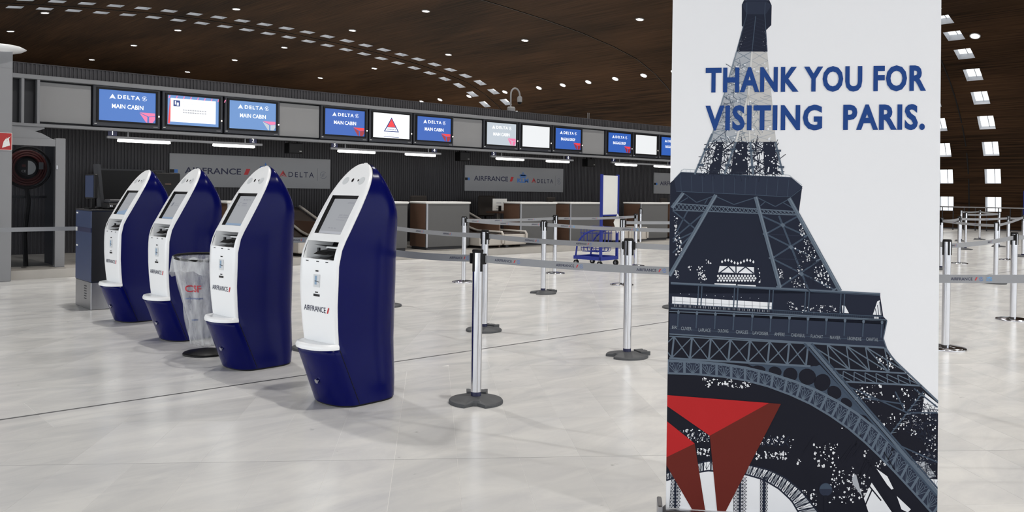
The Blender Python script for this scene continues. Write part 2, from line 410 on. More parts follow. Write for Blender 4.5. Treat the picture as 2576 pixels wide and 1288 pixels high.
# ------------------------------------------------------------------ floor of marble tiles
w = MB(); w.box(-6, 44, Y_NEAR, Y_FAR, -0.2, -0.0008, M_grout)
floor_o = struct(w.build('floor'), 'polished pale grey marble floor')
JY = 5.712; BAND = (5.349, 6.06); JW = 0.013
TILES = []      # (distance, polygon, gap)
def grid(org, ang, tw, tl, xr, yr, clipper, major):
    e1 = (math.sin(ang), math.cos(ang)); e2 = (math.cos(ang), -math.sin(ang))
    cs = [(x, y) for x in xr for y in yr]
    us = [(x - org[0]) * e2[0] + (y - org[1]) * e2[1] for x, y in cs]; vs_ = [(x - org[0]) * e1[0] + (y - org[1]) * e1[1] for x, y in cs]
    for i in range(math.floor(min(us) / tw), math.ceil(max(us) / tw)):
        for j in range(math.floor(min(vs_) / tl), math.ceil(max(vs_) / tl)):
            g = 0.0007; ga = 0.0016 if j % major == 0 else 0.0005; gb = 0.0016 if (j + 1) % major == 0 else 0.0005
            gl = 0.0016 if i == 0 else g
            a0, a1, b0, b1 = i * tw + gl, (i + 1) * tw - g, j * tl + ga, (j + 1) * tl - gb
            po = [(org[0] + e2[0] * a + e1[0] * b, org[1] + e2[1] * a + e1[1] * b) for a, b in ((a0, b0), (a1, b0), (a1, b1), (a0, b1))]
            for cl in clipper:
                if po: po = clip(po, *cl)
            if len(po) < 3: continue
            area = abs(sum(po[k][0] * po[(k + 1) % len(po)][1] - po[(k + 1) % len(po)][0] * po[k][1] for k in range(len(po)))) / 2
            if area < 0.002: continue
            TILES.append(po)
xr = (-4, 41); lim = [(1, 0, 40.6), (-1, 0, 3.6)]
o1 = fl(992, 1156)
grid((o1.x, o1.y), math.radians(36.5), 0.322, 0.776, xr, (Y_NEAR, BAND[0]), lim + [(0, 1, BAND[0] - 0.0015), (0, -1, 13.5)], 3)
o2 = fl(1378, 800)
grid((o2.x, o2.y), math.radians(44.4), 0.62, 0.62, xr, (BAND[1], 14.05), lim + [(0, 1, 14.045), (0, -1, -BAND[1] - 0.0015)], 2)
for y0, y1 in ((BAND[0], JY - JW), (JY + JW, BAND[1])):
    x = -3.5
    while x < 40.5:
        TILES.append([(x + 0.0008, y0), (x + 1.198, y0), (x + 1.198, y1), (x + 0.0008, y1)]); x += 1.2
def seen(po):
    cx_ = sum(p[0] for p in po) / len(po); cy_ = sum(p[1] for p in po) / len(po)
    v = Vector((cx_, cy_, -CAMH)); w_ = v.dot(FWD)
    if w_ < 2: return None
    px = CX + FPX * v.dot(RGT) / w_; py = CY - FPX * v.dot(UPV) / w_
    if not (-60 < px < 2640 and py < 1400): return None
    if 1660 < px < 2370: return None               # behind the roll-up banner
    return w_
ok = sorted([(seen(p), i) for i, p in enumerate(TILES) if seen(p)])
near = set(i for _, i in ok[:290])
field = MB()
for i, po in enumerate(TILES):
    mb = MB() if i in near else field
    n = len(po); ar = sum(po[k][0] * po[(k + 1) % n][1] - po[(k + 1) % n][0] * po[k][1] for k in range(n))
    if ar < 0: po = po[::-1]
    vv = [(x, y, 0.0) for x, y in po] + [(x, y, -0.0008) for x, y in po]
    mb.add(vv, [tuple(range(n))] + [(k, n + k, n + (k + 1) % n, (k + 1) % n) for k in range(n)], M_marble)
    if i in near: mb.build('tile', floor_o)
fo = field.build('tile_field', floor_o); fo['kind'] = 'stuff'
w = MB(); w.box(-3.5, 40.5, JY - JW, JY + JW, -0.0008, -0.0002, M_joint); w.build('expansion_joint', floor_o)
e1 = (math.sin(math.radians(36.5)), math.cos(math.radians(36.5))); e2 = (e1[1], -e1[0])
for j in range(-6, 8):                               # dark transverse joints every third tile
    c0 = (o1.x + e1[0] * 0.776 * 3 * j, o1.y + e1[1] * 0.776 * 3 * j)
    po = [(c0[0] + e2[0] * a + e1[0] * b, c0[1] + e2[1] * a + e1[1] * b) for a, b in ((-30, -0.0014), (40, -0.0014), (40, 0.0014), (-30, 0.0014))]
    for cl in lim + [(0, 1, BAND[0] - 0.002), (0, -1, 13.5)]:
        if po: po = clip(po, *cl)
    if len(po) < 3: continue
    w = MB(); w.flat(po, (0, 0, 0), (1, 0, 0), (0, 1, 0), -0.0003, M_joint); w.build('joint_line', floor_o)

# ------------------------------------------------------------------ check-in wall, step, canopy
WY = 17.3; SY = 14.05; SZ = 0.133; KY = 15.75; WX0, WX1 = -3.0, 27.0
w = MB(); w.box(WX0, WX1 + 1, SY, WY + 0.3, 0, SZ, M_step)
struct(w.build('trim_1'), 'low stone step the check-in desks stand on')
def corrugated(mb, x0, x1, y, z0, z1, pitch, depth, m):
    n = int((x1 - x0) / pitch); ps = []
    for i in range(n):
        x = x0 + i * pitch
        ps += [(x, y), (x + pitch * 0.38, y), (x + pitch * 0.5, y - depth), (x + pitch * 0.88, y - depth)]
    ps.append((x0 + n * pitch, y))
    mb.add([(p[0], p[1], z0) for p in ps] + [(p[0], p[1], z1) for p in ps], [(i, i + 1, len(ps) + i + 1, len(ps) + i) for i in range(len(ps) - 1)], m)
w = MB(); w.box(WX0, WX1, WY + 0.02, WY + 0.25, SZ, 3.3, M_clad); wall = struct(w.build('wall_back'), 'dark corrugated metal wall behind the check-in desks')
w = MB(); corrugated(w, WX0, WX1, WY, SZ, 3.3, 0.062, 0.018, M_clad); w.build('cladding', wall)
can_o = None
w = MB(); w.box(WX0, WX1, KY + 0.10, KY + 0.16, 2.40, 3.2, M_dark); can_o = struct(w.build('wall_canopy'), 'dark back panel of the canopy that holds the screens')
w = MB(); w.box(WX0, WX1, KY - 0.10, KY + 0.05, 3.125, 3.20, M_alu, 0.008); tr = struct(w.build('trim_2'), 'upper grey beam of the canopy')
w = MB(); corrugated(w, WX0, WX1, KY - 0.02, 3.2, 3.385, 0.064, 0.018, M_clad); w.box(WX0, WX1, KY, WY, 3.31, 3.36, M_clad); w.box(WX0, WX1, KY - 0.045, KY + 0.01, 3.38, 3.392, M_clad); w.build('corrugated_fascia', tr)
w = MB(); w.box(WX0, WX1, KY - 0.12, KY + 0.06, 2.345, 2.40, M_alu, 0.008); tr = struct(w.build('trim_3'), 'lower grey beam of the canopy')
w = MB(); w.prism([(2.55, 2.345), (3.62, 2.345), (3.62, 2.32), (3.12, 2.14), (3.02, 2.14), (2.55, 2.30)], (0, KY - 0.05, 0), (1, 0, 0), (0, 0, 1), 0.05, M_alu); w.build('bracket', tr)
for x in (3.02, 3.30, 3.53):
    w = MB(); w.box(x - 0.02, x + 0.02, KY - 0.09, KY + 0.09, 2.40, 3.125, M_alu); w.build('post', can_o)
PER = 4.37
GP = [(3.55, 4.36)] + [(7.82 + PER * k, 8.74 + PER * k) for k in range(5)]
for x0, x1 in GP:
    w = MB(); w.box(x0, x1, KY + 0.0, KY + 0.04, 2.44, 3.10, M_panel, 0.006); w.build('filler_panel', can_o)

# ------------------------------------------------------------------ logos
EX, EZ = Vector((1, 0, 0)), Vector((0, 0, 1))          # things on the wall: plane normal EX x EZ = -Y
def widget(mb, org, ex, ey, off, x, y, s, m1, m2=None):
    """delta triangle, s = height"""
    m2 = m2 or m1; w_ = s * 1.12
    mb.flat([(x, y + s), (x - w_ * 0.5, y + s * 0.12), (x, y + s * 0.42)], org, ex, ey, off, m1)
    mb.flat([(x, y + s), (x, y + s * 0.42), (x + w_ * 0.5, y + s * 0.12)], org, ex, ey, off, m2)
    mb.flat([(x - w_ * 0.58, y), (x - w_ * 0.50, y + s * 0.08), (x, y + s * 0.32), (x, y + s * 0.20)], org, ex, ey, off, m2)
    mb.flat([(x + w_ * 0.58, y), (x + w_ * 0.50, y + s * 0.08), (x, y + s * 0.32), (x, y + s * 0.20)], org, ex, ey, off, m1)
def emblem(mb, org, ex, ey, off, x, y, r, m):
    """round alliance emblem: broken ring with a ribbon in it"""
    for a0, a1 in ((0.7, 3.3), (3.7, 6.1)):
        o = ellipse(x, y, r, r, 9, a0, a1); i = ellipse(x, y, r * 0.86, r * 0.86, 9, a0, a1)
        for k in range(8): mb.flat([o[k], o[k + 1], i[k + 1], i[k]], org, ex, ey, off, m)
    for d in (-0.3, 0.0, 0.3):
        mb.flat([(x - r * 0.5, y + d * r - r * 0.18), (x + r * 0.1, y + d * r), (x + r * 0.5, y + d * r + r * 0.22), (x + r * 0.1, y + d * r + r * 0.16), (x - r * 0.5, y + d * r - r * 0.04)], org, ex, ey, off, m)
def crown(mb, org, ex, ey, off, x, y, s, m):
    mb.flat([(x - s * .5, y), (x + s * .5, y), (x + s * .5, y + s * .14), (x - s * .5, y + s * .14)], org, ex, ey, off, m)
    for k in range(5):
        mb.flat(ellipse(x + (k - 2) * s * .27, y + s * (.34 if abs(k - 2) < 2 else .28), s * .12, s * .14, 8), org, ex, ey, off, m)
    mb.flat([(x - s * .42, y + s * .16), (x + s * .42, y + s * .16), (x + s * .55, y + s * .42), (x - s * .55, y + s * .42)], org, ex, ey, off, m)
    mb.flat([(x - s * .05, y + s * .46), (x + s * .05, y + s * .46), (x + s * .05, y + s * .8), (x - s * .05, y + s * .8)], org, ex, ey, off + 0.0002, m)
    mb.flat([(x - s * .15, y + s * .58), (x + s * .15, y + s * .58), (x + s * .15, y + s * .66), (x - s * .15, y + s * .66)], org, ex, ey, off + 0.0004, m)
def slash(mb, org, ex, ey, off, x, y, hgt, w_, m):
    mb.flat([(x, y), (x + w_, y), (x + w_ + hgt * 0.45, y + hgt), (x + hgt * 0.45, y + hgt)], org, ex, ey, off, m)

# ------------------------------------------------------------------ display screens in the canopy
def emis(name, col, s=1.0):
    return mat(name, (col[0] * 0.2, col[1] * 0.2, col[2] * 0.2, 1), 0.3, emit=col, estr=s, vary=0.02)
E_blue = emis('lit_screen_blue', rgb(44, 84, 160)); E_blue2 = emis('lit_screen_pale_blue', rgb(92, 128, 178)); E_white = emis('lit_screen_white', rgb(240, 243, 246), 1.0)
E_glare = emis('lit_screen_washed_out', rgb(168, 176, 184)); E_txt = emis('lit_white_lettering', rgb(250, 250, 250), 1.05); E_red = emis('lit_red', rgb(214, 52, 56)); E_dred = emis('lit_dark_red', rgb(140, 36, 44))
E_pink = emis('lit_pink', rgb(212, 110, 150)); E_navy = emis('lit_navy', rgb(30, 50, 110)); E_grey = emis('lit_grey', rgb(150, 152, 158)); E_bluemid = emis('lit_screen_mid_blue', rgb(64, 104, 170))
E_soft = emis('lit_screen_soft_white', rgb(206, 208, 210))
M_tinylamp = mat('standby_lamp', rgb(255, 230, 200), 0.4, emit=(1, 0.9, 0.75, 1), estr=3.0)
SW, SH = 0.955, 0.535
def screen_logo(mb, org, off, txt, mt):
    widget(mb, org, EX, EZ, off, -0.255, 0.115, 0.085, mt)
    mb.text('DELTA', org, EX, EZ, off, mt, -0.17, 0.125, w=0.375, h=0.068, bold=0.02, space=1.25)
    emblem(mb, org, EX, EZ, off, 0.285, 0.158, 0.042, mt)
    mb.text(txt, org, EX, EZ, off, mt, 0, -0.045, w=0.53, h=0.075, bold=0.012, center=True)
def screen_tail(mb, org, off, m1, m2):
    mb.flat([(0.20, -0.09), (0.47, -0.09), (0.47, -0.142), (0.355, -0.153)], org, EX, EZ, off, m1)
    mb.flat([(0.20, -0.101), (0.335, -0.160), (0.335, -0.262), (0.315, -0.262)], org, EX, EZ, off, m2)
    mb.flat([(0.365, -0.160), (0.47, -0.150), (0.47, -0.20), (0.43, -0.262), (0.365, -0.262)], org, EX, EZ, off, m2)
SCR = []
def display(k, j, kind, label):
    x = 4.945 + PER * k + 1.163 * j; z = 2.795
    o = thing('display_screen', label, 'screen', (x, KY - 0.05, z), 0, 'screens in the check-in canopy')
    w = MB(); w.box(-0.565, 0.565, 0.0, 0.13, -0.375, 0.335, M_bezel, 0.012); w.build('housing', o)
    w = MB()
    for a, b, c, d in ((-0.515, 0.515, -0.30, -0.268), (-0.515, 0.515, 0.268, 0.30), (-0.515, -0.478, -0.268, 0.268), (0.478, 0.515, -0.268, 0.268)): w.box(a, b, -0.02, 0.02, c, d, M_black)
    w.build('bezel', o)
    org = (0, -0.004, 0)
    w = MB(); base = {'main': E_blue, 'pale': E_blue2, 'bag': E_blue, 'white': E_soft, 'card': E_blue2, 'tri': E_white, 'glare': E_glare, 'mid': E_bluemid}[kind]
    w.flat([(-SW / 2, -SH / 2), (SW / 2, -SH / 2), (SW / 2, SH / 2), (-SW / 2, SH / 2)], org, EX, EZ, 0, base)
    pnl = w.build('panel', o)
    w = MB()
    if kind in ('main', 'mid'): screen_logo(w, org, 0.001, 'MAIN CABIN', E_txt); screen_tail(w, org, 0.001, E_red if kind == 'main' else E_pink, E_dred if kind == 'main' else E_pink)
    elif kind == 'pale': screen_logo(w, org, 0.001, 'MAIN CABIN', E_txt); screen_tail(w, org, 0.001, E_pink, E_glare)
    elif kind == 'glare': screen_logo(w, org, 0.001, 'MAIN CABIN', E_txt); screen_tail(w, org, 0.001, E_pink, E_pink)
    elif kind == 'bag': screen_logo(w, org, 0.001, 'BAGGAGE DROP', E_txt); screen_tail(w, org, 0.001, E_red, E_dred)
    elif kind == 'card':
        for q in range(9): w.flat([(-0.44 + q * .13 - .02, .27 - .06), (-0.44 + q * .13, .27 - .06), (-0.44 + q * .13 + .02, .262), (-0.44 + q * .13, .262)], org, EX, EZ, 0.001, E_pink)
        w.flat([(-0.465, -0.25), (-0.43, -0.25), (-0.40, 0.1), (-0.43, 0.2)], org, EX, EZ, 0.001, E_red)
        w.flat([(-0.42, -0.215), (0.42, -0.215), (0.42, 0.215), (-0.42, 0.215)], org, EX, EZ, 0.002, E_white)
        w.flat([(-0.37, 0.07), (-0.25, 0.07), (-0.25, 0.18), (-0.37, 0.18)], org, EX, EZ, 0.003, E_navy)
        w.flat([(-0.345, 0.10), (-0.325, 0.10), (-0.325, 0.165), (-0.345, 0.165)], org, EX, EZ, 0.004, E_white)
        w.flat([(-0.31, 0.085), (-0.275, 0.085), (-0.275, 0.14), (-0.31, 0.14)], org, EX, EZ, 0.004, E_white)
        for r, (t, q) in enumerate((('Free liquids? Don\'t forget to empty', .56), ('your tax refund form by customs', .52), ('before security check', .36))):
            w.text(t, org, EX, EZ, 0.003, E_grey, -0.2, 0.155 - r * 0.038, w=q, h=0.016)
        for r in range(2):
            for q in range(14): w.flat([(-0.2 + q * .032, 0.0 - r * .045), (-0.2 + q * .032 + .022, 0.0 - r * .045), (-0.2 + q * .032 + .022, 0.022 - r * .045), (-0.2 + q * .032, 0.022 - r * .045)], org, EX, EZ, 0.003, E_grey)
    elif kind == 'tri':
        w.flat([(0, 0.19), (-0.20, -0.13), (0.20, -0.13)], org, EX, EZ, 0.001, E_navy)
        w.flat([(0, 0.155), (-0.105, -0.022), (0.105, -0.022)], org, EX, EZ, 0.002, E_red)
        w.flat([(-0.112, -0.034), (0.112, -0.034), (0.163, -0.112), (-0.163, -0.112)], org, EX, EZ, 0.002, E_white)
        w.text('VIGIPIRATE', org, EX, EZ, 0.003, E_navy, 0, -0.092, w=0.23, h=0.032, bold=0.02, center=True)
        w.text('SECURITE RENFORCEE', org, EX, EZ, 0.001, E_grey, 0, -0.185, w=0.40, h=0.03, center=True)
        w.text('RISQUE ATTENTAT', org, EX, EZ, 0.001, E_grey, 0, -0.225, w=0.32, h=0.025, center=True)
        w.flat([(-0.2, -0.247), (0.2, -0.247), (0.2, -0.236), (-0.2, -0.236)], org, EX, EZ, 0.001, E_navy)
    if w.v: w.build('picture', pnl)
    w = MB(); w.box(0.530, 0.546, -0.012, 0, -0.155, -0.130, M_tinylamp); w.build('standby_lamp', o)
    w = MB(); w.box(-0.545, -0.505, -0.004, 0.0, -0.335, -0.322, M_paper); w.box(0.44, 0.52, -0.003, 0.0, -0.345, -0.33, M_alu); w.build('label_sticker', o)
display(0, 0, 'mid', 'blue MAIN CABIN screen, leftmost of all in the canopy')
display(0, 1, 'card', 'screen showing a white notice card with grey text lines')
display(0, 2, 'pale', 'pale blue MAIN CABIN screen washed by reflections, third screen from the left')
display(1, 0, 'main', 'bright blue MAIN CABIN screen left of the red triangle notice')
display(1, 1, 'tri', 'white screen with a red triangle security notice')
display(1, 2, 'main', 'bright blue MAIN CABIN screen right of the red triangle notice')
display(2, 0, 'glare', 'greyed MAIN CABIN screen with strong glare, under the goose-neck camera')
display(2, 1, 'white', 'blank white screen left of the first BAGGAGE DROP screen')
display(2, 2, 'bag', 'leftmost blue BAGGAGE DROP screen, next to a grey filler panel')
display(3, 0, 'bag', 'blue BAGGAGE DROP screen right above the blue sign trolley')
display(3, 1, 'white', 'blank white screen between the two farthest BAGGAGE DROP screens')
display(3, 2, 'bag', 'blue BAGGAGE DROP screen half hidden by the tower banner')

# ------------------------------------------------------------------ lamp rails with number plates
RY = KY - 0.06; RZ = 2.235
M_plate = mat('navy_plate', rgb(26, 30, 74), 0.4)
def lamp_rail(k, n1, n2, label):
    x0 = 4.62 + PER * k - 0.02; L_ = 2.86
    o = thing('lamp_rail', label, 'lamp', (x0, RY, RZ), 0, 'lamp rails under the canopy')
    w = MB(); w.box(0, L_, -0.03, 0.03, -0.02, 0.025, M_alu, 0.006); w.build('rail', o)
    for xx in (0.35, L_ - 0.35): w = MB(); w.box(xx - 0.01, xx + 0.01, -0.01, 0.01, 0.025, 0.11, M_alu); w.build('hanger', o)
    for a, b in ((0.18, 1.08), (1.88, 2.70)):
        w = MB(); w.tube([(a, -0.005, -0.04), (a + 0.02, -0.005, -0.045), (b - 0.02, -0.005, -0.045), (b, -0.005, -0.04)], 0.026, M_lamp, 8); w.build('tube', o)
    for n_, xx in ((n1, 0.09), (n2, L_ - 0.19)):
        w = MB(); w.box(xx - 0.075, xx + 0.075, -0.012, 0.0, 0.03, 0.125, M_plate); pl = w.build('number_plate', o)
        w = MB(); w.text(n_, (xx, -0.012, 0.042), EX, EZ, 0.001, E_txt, 0, 0, h=0.075, bold=0.01, center=True); w.build('digit', pl)
lamp_rail(0, '1', '2', 'leftmost lamp rail, under the notice card screen')
lamp_rail(1, '3', '4', 'lamp rail under the red triangle security screen')
lamp_rail(2, '5', '6', 'lamp rail above the sign board right of the nearest kiosk')
lamp_rail(3, '7', '8', 'lamp rail above the blue sign trolley, nearest the tower banner')

# black loudspeakers hung under the canopy
for k, lab in enumerate(('black loudspeaker hung under the canopy, leftmost of three', 'black loudspeaker hung under the canopy, middle of three', 'black loudspeaker hung under the canopy, nearest the tower banner')):
    o = thing('loudspeaker', lab, 'loudspeaker', (8.2 + PER * k, KY + 0.05, 2.10), 0, 'loudspeakers under the canopy')
    w = MB(); w.box(-0.15, 0.15, -0.10, 0.12, 0, 0.21, M_black, 0.012); w.build('cabinet', o)
    w = MB(); w.box(-0.11, -0.07, -0.02, 0.02, 0.21, 0.245, M_black); w.box(0.07, 0.11, -0.02, 0.02, 0.21, 0.245, M_black); w.build('bracket', o)
    w = MB(); w.box(0.07, 0.12, -0.104, -0.10, 0.045, 0.055, M_paper); w.build('nameplate', o)

# CCTV camera and aerial on top of the canopy
P = atY(1286, 278, KY + 0.1)
o = thing('security_camera', 'white dome security camera on a goose-neck pole above the canopy', 'camera', (P.x, KY + 0.1, 3.39))
w = MB(); w.box(-0.10, 0.10, -0.07, 0.07, -0.03, 0.12, M_panel, 0.03); w.build('base', o)
w = MB(); pth = [(-0.02, 0, 0.1), (-0.02, 0, 0.30)] + [(0.13 - 0.15 * math.cos(a), 0, 0.42 + 0.17 * math.sin(a)) for a in [PI * t / 12 for t in range(0, 13)]] + [(0.28, 0, 0.40)]
w.tube(pth, 0.021, M_panel, 10); w.build('goose_neck', o)
w = MB(); w.lathe((0.28, 0, 0.26), [(0.03, 0.15), (0.055, 0.13), (0.062, 0.10), (0.062, 0.0)], M_panel, 16); w.build('head', o)
w = MB(); w.lathe((0.28, 0, 0.26), [(0.055, 0.0), (0.052, -0.02), (0.04, -0.045), (0.012, -0.06)], M_black, 16); w.build('dome', o)
P = atY(1480, 292, KY + 0.1)
o = thing('aerial', 'pair of thin pale rods standing on the canopy', 'aerial', (P.x, KY + 0.1, 3.36))
for dx in (-0.025, 0.03):
    w = MB(); w.tube([(dx, 0, 0), (dx, 0, 0.20)], 0.008, M_panel, 6); w.build('rod', o)

# ------------------------------------------------------------------ airline sign boards on the wall
def sign_board(x0, label):
    o = thing('sign_board', label, 'sign', (x0, WY - 0.018, 1.395), 0, 'airline sign boards on the corrugated wall')
    w = MB(); w.box(0, 3.62, -0.05, 0, 0, 0.675, M_sign, 0.008); b = w.build('board', o)
    org = (0, -0.05, 0); w = MB()
    w.flat([(0.0, 0.28), (0.09, 0.28), (0.09, 0.35), (0.0, 0.35)], org, EX, EZ, 0.001, M_black); w.flat([(0.09, 0.28), (0.16, 0.28), (0.16, 0.35), (0.09, 0.35)], org, EX, EZ, 0.001, M_blogo); w.build('edge_mark', b)
    w = MB(); w.text('AIRFRANCE', org, EX, EZ, 0.001, M_ink, 0.30, 0.275, w=1.19, h=0.125, bold=0.015); w.build('lettering', b)
    w = MB(); slash(w, org, EX, EZ, 0.001, 1.55, 0.275, 0.125, 0.09, M_red); w.build('red_slash', b)
    w = MB(); w.text('KLM', org, EX, EZ, 0.001, M_blogo, 1.83, 0.25, w=0.42, h=0.115, bold=0.04); crown(w, org, EX, EZ, 0.001, 2.04, 0.385, 0.20, M_blogo); w.build('crown_logo', b)
    w = MB(); widget(w, org, EX, EZ, 0.001, 2.45, 0.245, 0.15, M_red, M_dred); w.build('triangle_logo', b)
    w = MB(); w.text('DELTA', org, EX, EZ, 0.001, M_ink, 2.58, 0.25, w=0.62, h=0.115, bold=0.01, space=1.35); w.build('lettering', b)
    w = MB(); w.flat([(3.29, 0.18), (3.295, 0.18), (3.295, 0.46), (3.29, 0.46)], org, EX, EZ, 0.001, M_ink); emblem(w, org, EX, EZ, 0.001, 3.44, 0.31, 0.085, M_grey); w.build('emblem', b)
M_blogo = mat('blue_logo_ink', rgb(66, 124, 204), 0.5); M_dred = mat('dark_red_ink', rgb(140, 38, 40), 0.5); M_grey = mat('grey_ink', rgb(112, 116, 128), 0.5)
sign_board(6.24, 'grey airline sign board half hidden behind the row of kiosks')
sign_board(13.79, 'grey airline sign board right of the nearest kiosk')
sign_board(21.53, 'grey airline sign board cut off by the tower banner')

# ------------------------------------------------------------------ check-in desks
DY0, DY1 = 14.55, 15.13; DZ = 1.155
def desk(x0, label, wood_right=False):
    o = thing('check_in_desk', label, 'desk', (x0, DY0, SZ), 0, 'check-in desks on the stone step')
    W = 1.175; D_ = DY1 - DY0; H_ = DZ - SZ
    w = MB(); w.box(0.03, W - 0.03, 0.02, D_ - 0.02, 0.0, 0.07, M_dark); w.build('plinth', o)
    w = MB(); w.box(0.035, W, 0.0, D_, 0.06, H_ - 0.045, M_desk, 0.004); w.build('body', o)
    w = MB(); w.box(0.0, 0.035, 0.02, D_, 0.06, H_ - 0.045, M_wood, 0.003); w.build('side_panel', o)
    w = MB(); w.box(0.0, 0.045, -0.012, 0.02, 0.05, H_ - 0.045, M_steel, 0.004); w.build('corner_strip', o)
    w = MB(); w.box(-0.02, W + 0.02, -0.03, D_ + 0.02, H_ - 0.045, H_, M_top, 0.012); w.build('worktop', o)
    return o
TYPE1 = 13.29; TYPE2 = 10.61; DP = 4.33
desk(TYPE1 - 2 * DP, 'check-in desk hidden behind the two far kiosks')
desk(TYPE2 - DP, 'check-in desk glimpsed between the middle kiosks')
desk(TYPE1 - DP, 'check-in desk whose end shows right of the nearest kiosk')
desk(TYPE2, 'check-in desk left of the tall black chair')
desk(TYPE1, 'check-in desk right of the tall black chair')
desk(TYPE2 + DP, 'check-in desk just left of the blue sign trolley')
desk(TYPE1 + DP, 'check-in desk just right of the blue sign trolley')
desk(TYPE2 + 2 * DP, 'check-in desk cut off by the edge of the tower banner')

# baggage belts in the gaps between the desks
M_belt = mat('dark_conveyor_belt', rgb(62, 54, 50), 0.6, vary=0.1, scale=20)
M_rail = mat('pale_conveyor_rail', rgb(190, 184, 176), 0.4)
def conveyor(x0, x1, label):
    o = thing('baggage_conveyor', label, 'conveyor', ((x0 + x1) / 2, 14.2, SZ), 0, 'baggage conveyors between the desks')
    hw = (x1 - x0) / 2
    for a, b, nm in ((-hw, -0.02, 0), (0.02, hw, 1)):
        w = MB(); w.box(a, b, 0.05, 1.05, 0.06, 0.30, M_rail, 0.02); w.build('scale_body', o)
        w = MB(); w.box(a + 0.05, b - 0.05, 0.07, 1.04, 0.30, 0.315, M_belt); w.build('weigh_belt', o)
        w = MB(); w.tube([(b - 0.03, 0.03, 0.10), (b - 0.03, 0.02, 0.30), (b - 0.03, 0.06, 0.35), (b - 0.03, 0.9, 0.35), (b - 0.03, 1.15, 0.40), (b - 0.03, 2.6, 0.88)], 0.028, M_rail, 8); w.build('side_rail', o)
        w = MB(); w.add([(a + 0.04, 1.08, 0.32), (b - 0.04, 1.08, 0.32), (b - 0.04, 2.7, 0.86), (a + 0.04, 2.7, 0.86), (a + 0.04, 1.08, 0.26), (b - 0.04, 1.08, 0.26), (b - 0.04, 2.7, 0.80), (a + 0.04, 2.7, 0.80)], [(0, 1, 2, 3), (7, 6, 5, 4), (0, 4, 5, 1), (1, 5, 6, 2), (2, 6, 7, 3), (3, 7, 4, 0)], M_belt); w.build('sloping_belt', o)
        for yy in (0.15, 0.9):
            w = MB(); w.box(a + 0.1, a + 0.18, yy - 0.03, yy + 0.03, 0, 0.06, M_dark); w.build('foot', o)
        w = MB(); w.box(a + 0.1, b - 0.1, 2.45, 2.55, 0, 0.78, M_wood); w.build('support', o)
    w = MB(); w.box(-0.018, 0.018, 0.2, 2.6, 0.0, 0.62, M_wood); w.build('divider', o)
for k, lab in ((-1, 'baggage conveyor seen between the third and nearest kiosks'), (0, 'baggage conveyor below the tall black chair'), (1, 'baggage conveyor behind the blue sign trolley')):
    x0 = TYPE2 + DP * k + 1.175 + 0.06; x1 = TYPE1 + DP * k - 0.06
    conveyor(x0, x1, lab)

# chairs behind the desks
M_fab = mat('black_brown_fabric', rgb(44, 38, 34), 0.8, vary=0.15, scale=30)
def office_chair(x, y, seat, top, wid, label, rz=0.0):
    o = thing('office_chair', label, 'chair', (x, y, SZ), rz, 'office chairs behind the desks')
    w = MB()
    for k in range(5):
        a = 2 * PI * k / 5; w.bar((0, 0, 0.07), (0.28 * math.cos(a), 0.28 * math.sin(a), 0.05), 0.04, 0.03, M_black)
    w.build('star_base', o)
    for k in range(5):
        a = 2 * PI * k / 5; w = MB(); w.cyl((0.27 * math.cos(a), 0.27 * math.sin(a)), 0.025, 0.0, 0.045, M_black, 10); w.build('castor', o)
    w = MB(); w.cyl((0, 0), 0.03, 0.07, seat - 0.05, M_black, 10); w.build('gas_lift', o)
    w = MB(); w.box(-wid / 2, wid / 2, -0.23, 0.23, seat - 0.05, seat + 0.04, M_fab, 0.03); w.build('seat', o)
    w = MB(); w.box(-wid / 2, wid / 2, 0.20, 0.27, seat + 0.12, top, M_fab, 0.03); w.build('backrest', o)
    w = MB(); w.bar((0, 0.25, seat - 0.03), (0, 0.28, seat + 0.25), 0.06, 0.02, M_black); w.build('back_stem', o)
def chx(x, y, Y): return atY(x, y, Y).x
CYc = 15.75
office_chair(chx(1053, 500, CYc + 0.23), CYc, 0.52, 1.14, 0.47, 'dark chair back peeping over the desk left of the tall black chair')
office_chair(chx(1386, 500, CYc + 0.23), CYc, 0.52, 1.13, 0.33, 'dark chair back peeping over the desk left of the blue sign trolley')
office_chair(chx(1669, 500, CYc + 0.23), CYc, 0.52, 1.13, 0.36, 'dark chair back peeping over the desk beside the tower banner')
P = atY(1224, 520, 16.63)
office_chair(P.x, 16.4, 0.50, 1.15, 0.56, 'tall black chair between two desks, in front of white papers')

# papers and equipment by the tall chair
P0, P1 = atY(1250, 500, 15.6), atY(1285, 530, 15.6)
o = thing('document_stand', 'white sheets clipped to a stand beside the tall black chair', 'papers', ((P0.x + P1.x) / 2, 15.75, SZ))
zt = P0.z - SZ; zb = P1.z - SZ; hw = (P1.x - P0.x) / 2
w = MB(); w.box(-hw, hw, 0, 0.012, zb, zt, M_paper); sh = w.build('sheet', o)
w = MB()
for k in range(4): w.flat([(-hw * .5, zt - .1 - k * .07), (hw * .2, zt - .1 - k * .07), (hw * .2, zt - .112 - k * .07), (-hw * .5, zt - .112 - k * .07)], (0, 0, 0), EX, EZ, 0.001, M_grey)
w.build('print', sh)
w = MB(); w.box(-hw * .2, hw * .1, -0.03, 0.0, zb - 0.02, zb + 0.12, M_black); w.build('clip', o)
w = MB(); w.box(-hw, hw * 1.4, -0.25, 0.25, zb - 0.06, zb - 0.02, M_wood); w.build('shelf', o)
w = MB(); w.box(-hw * .3, -hw * .3 + 0.05, -0.03, 0.03, 0, zb - 0.06, M_rail); w.build('leg', o)

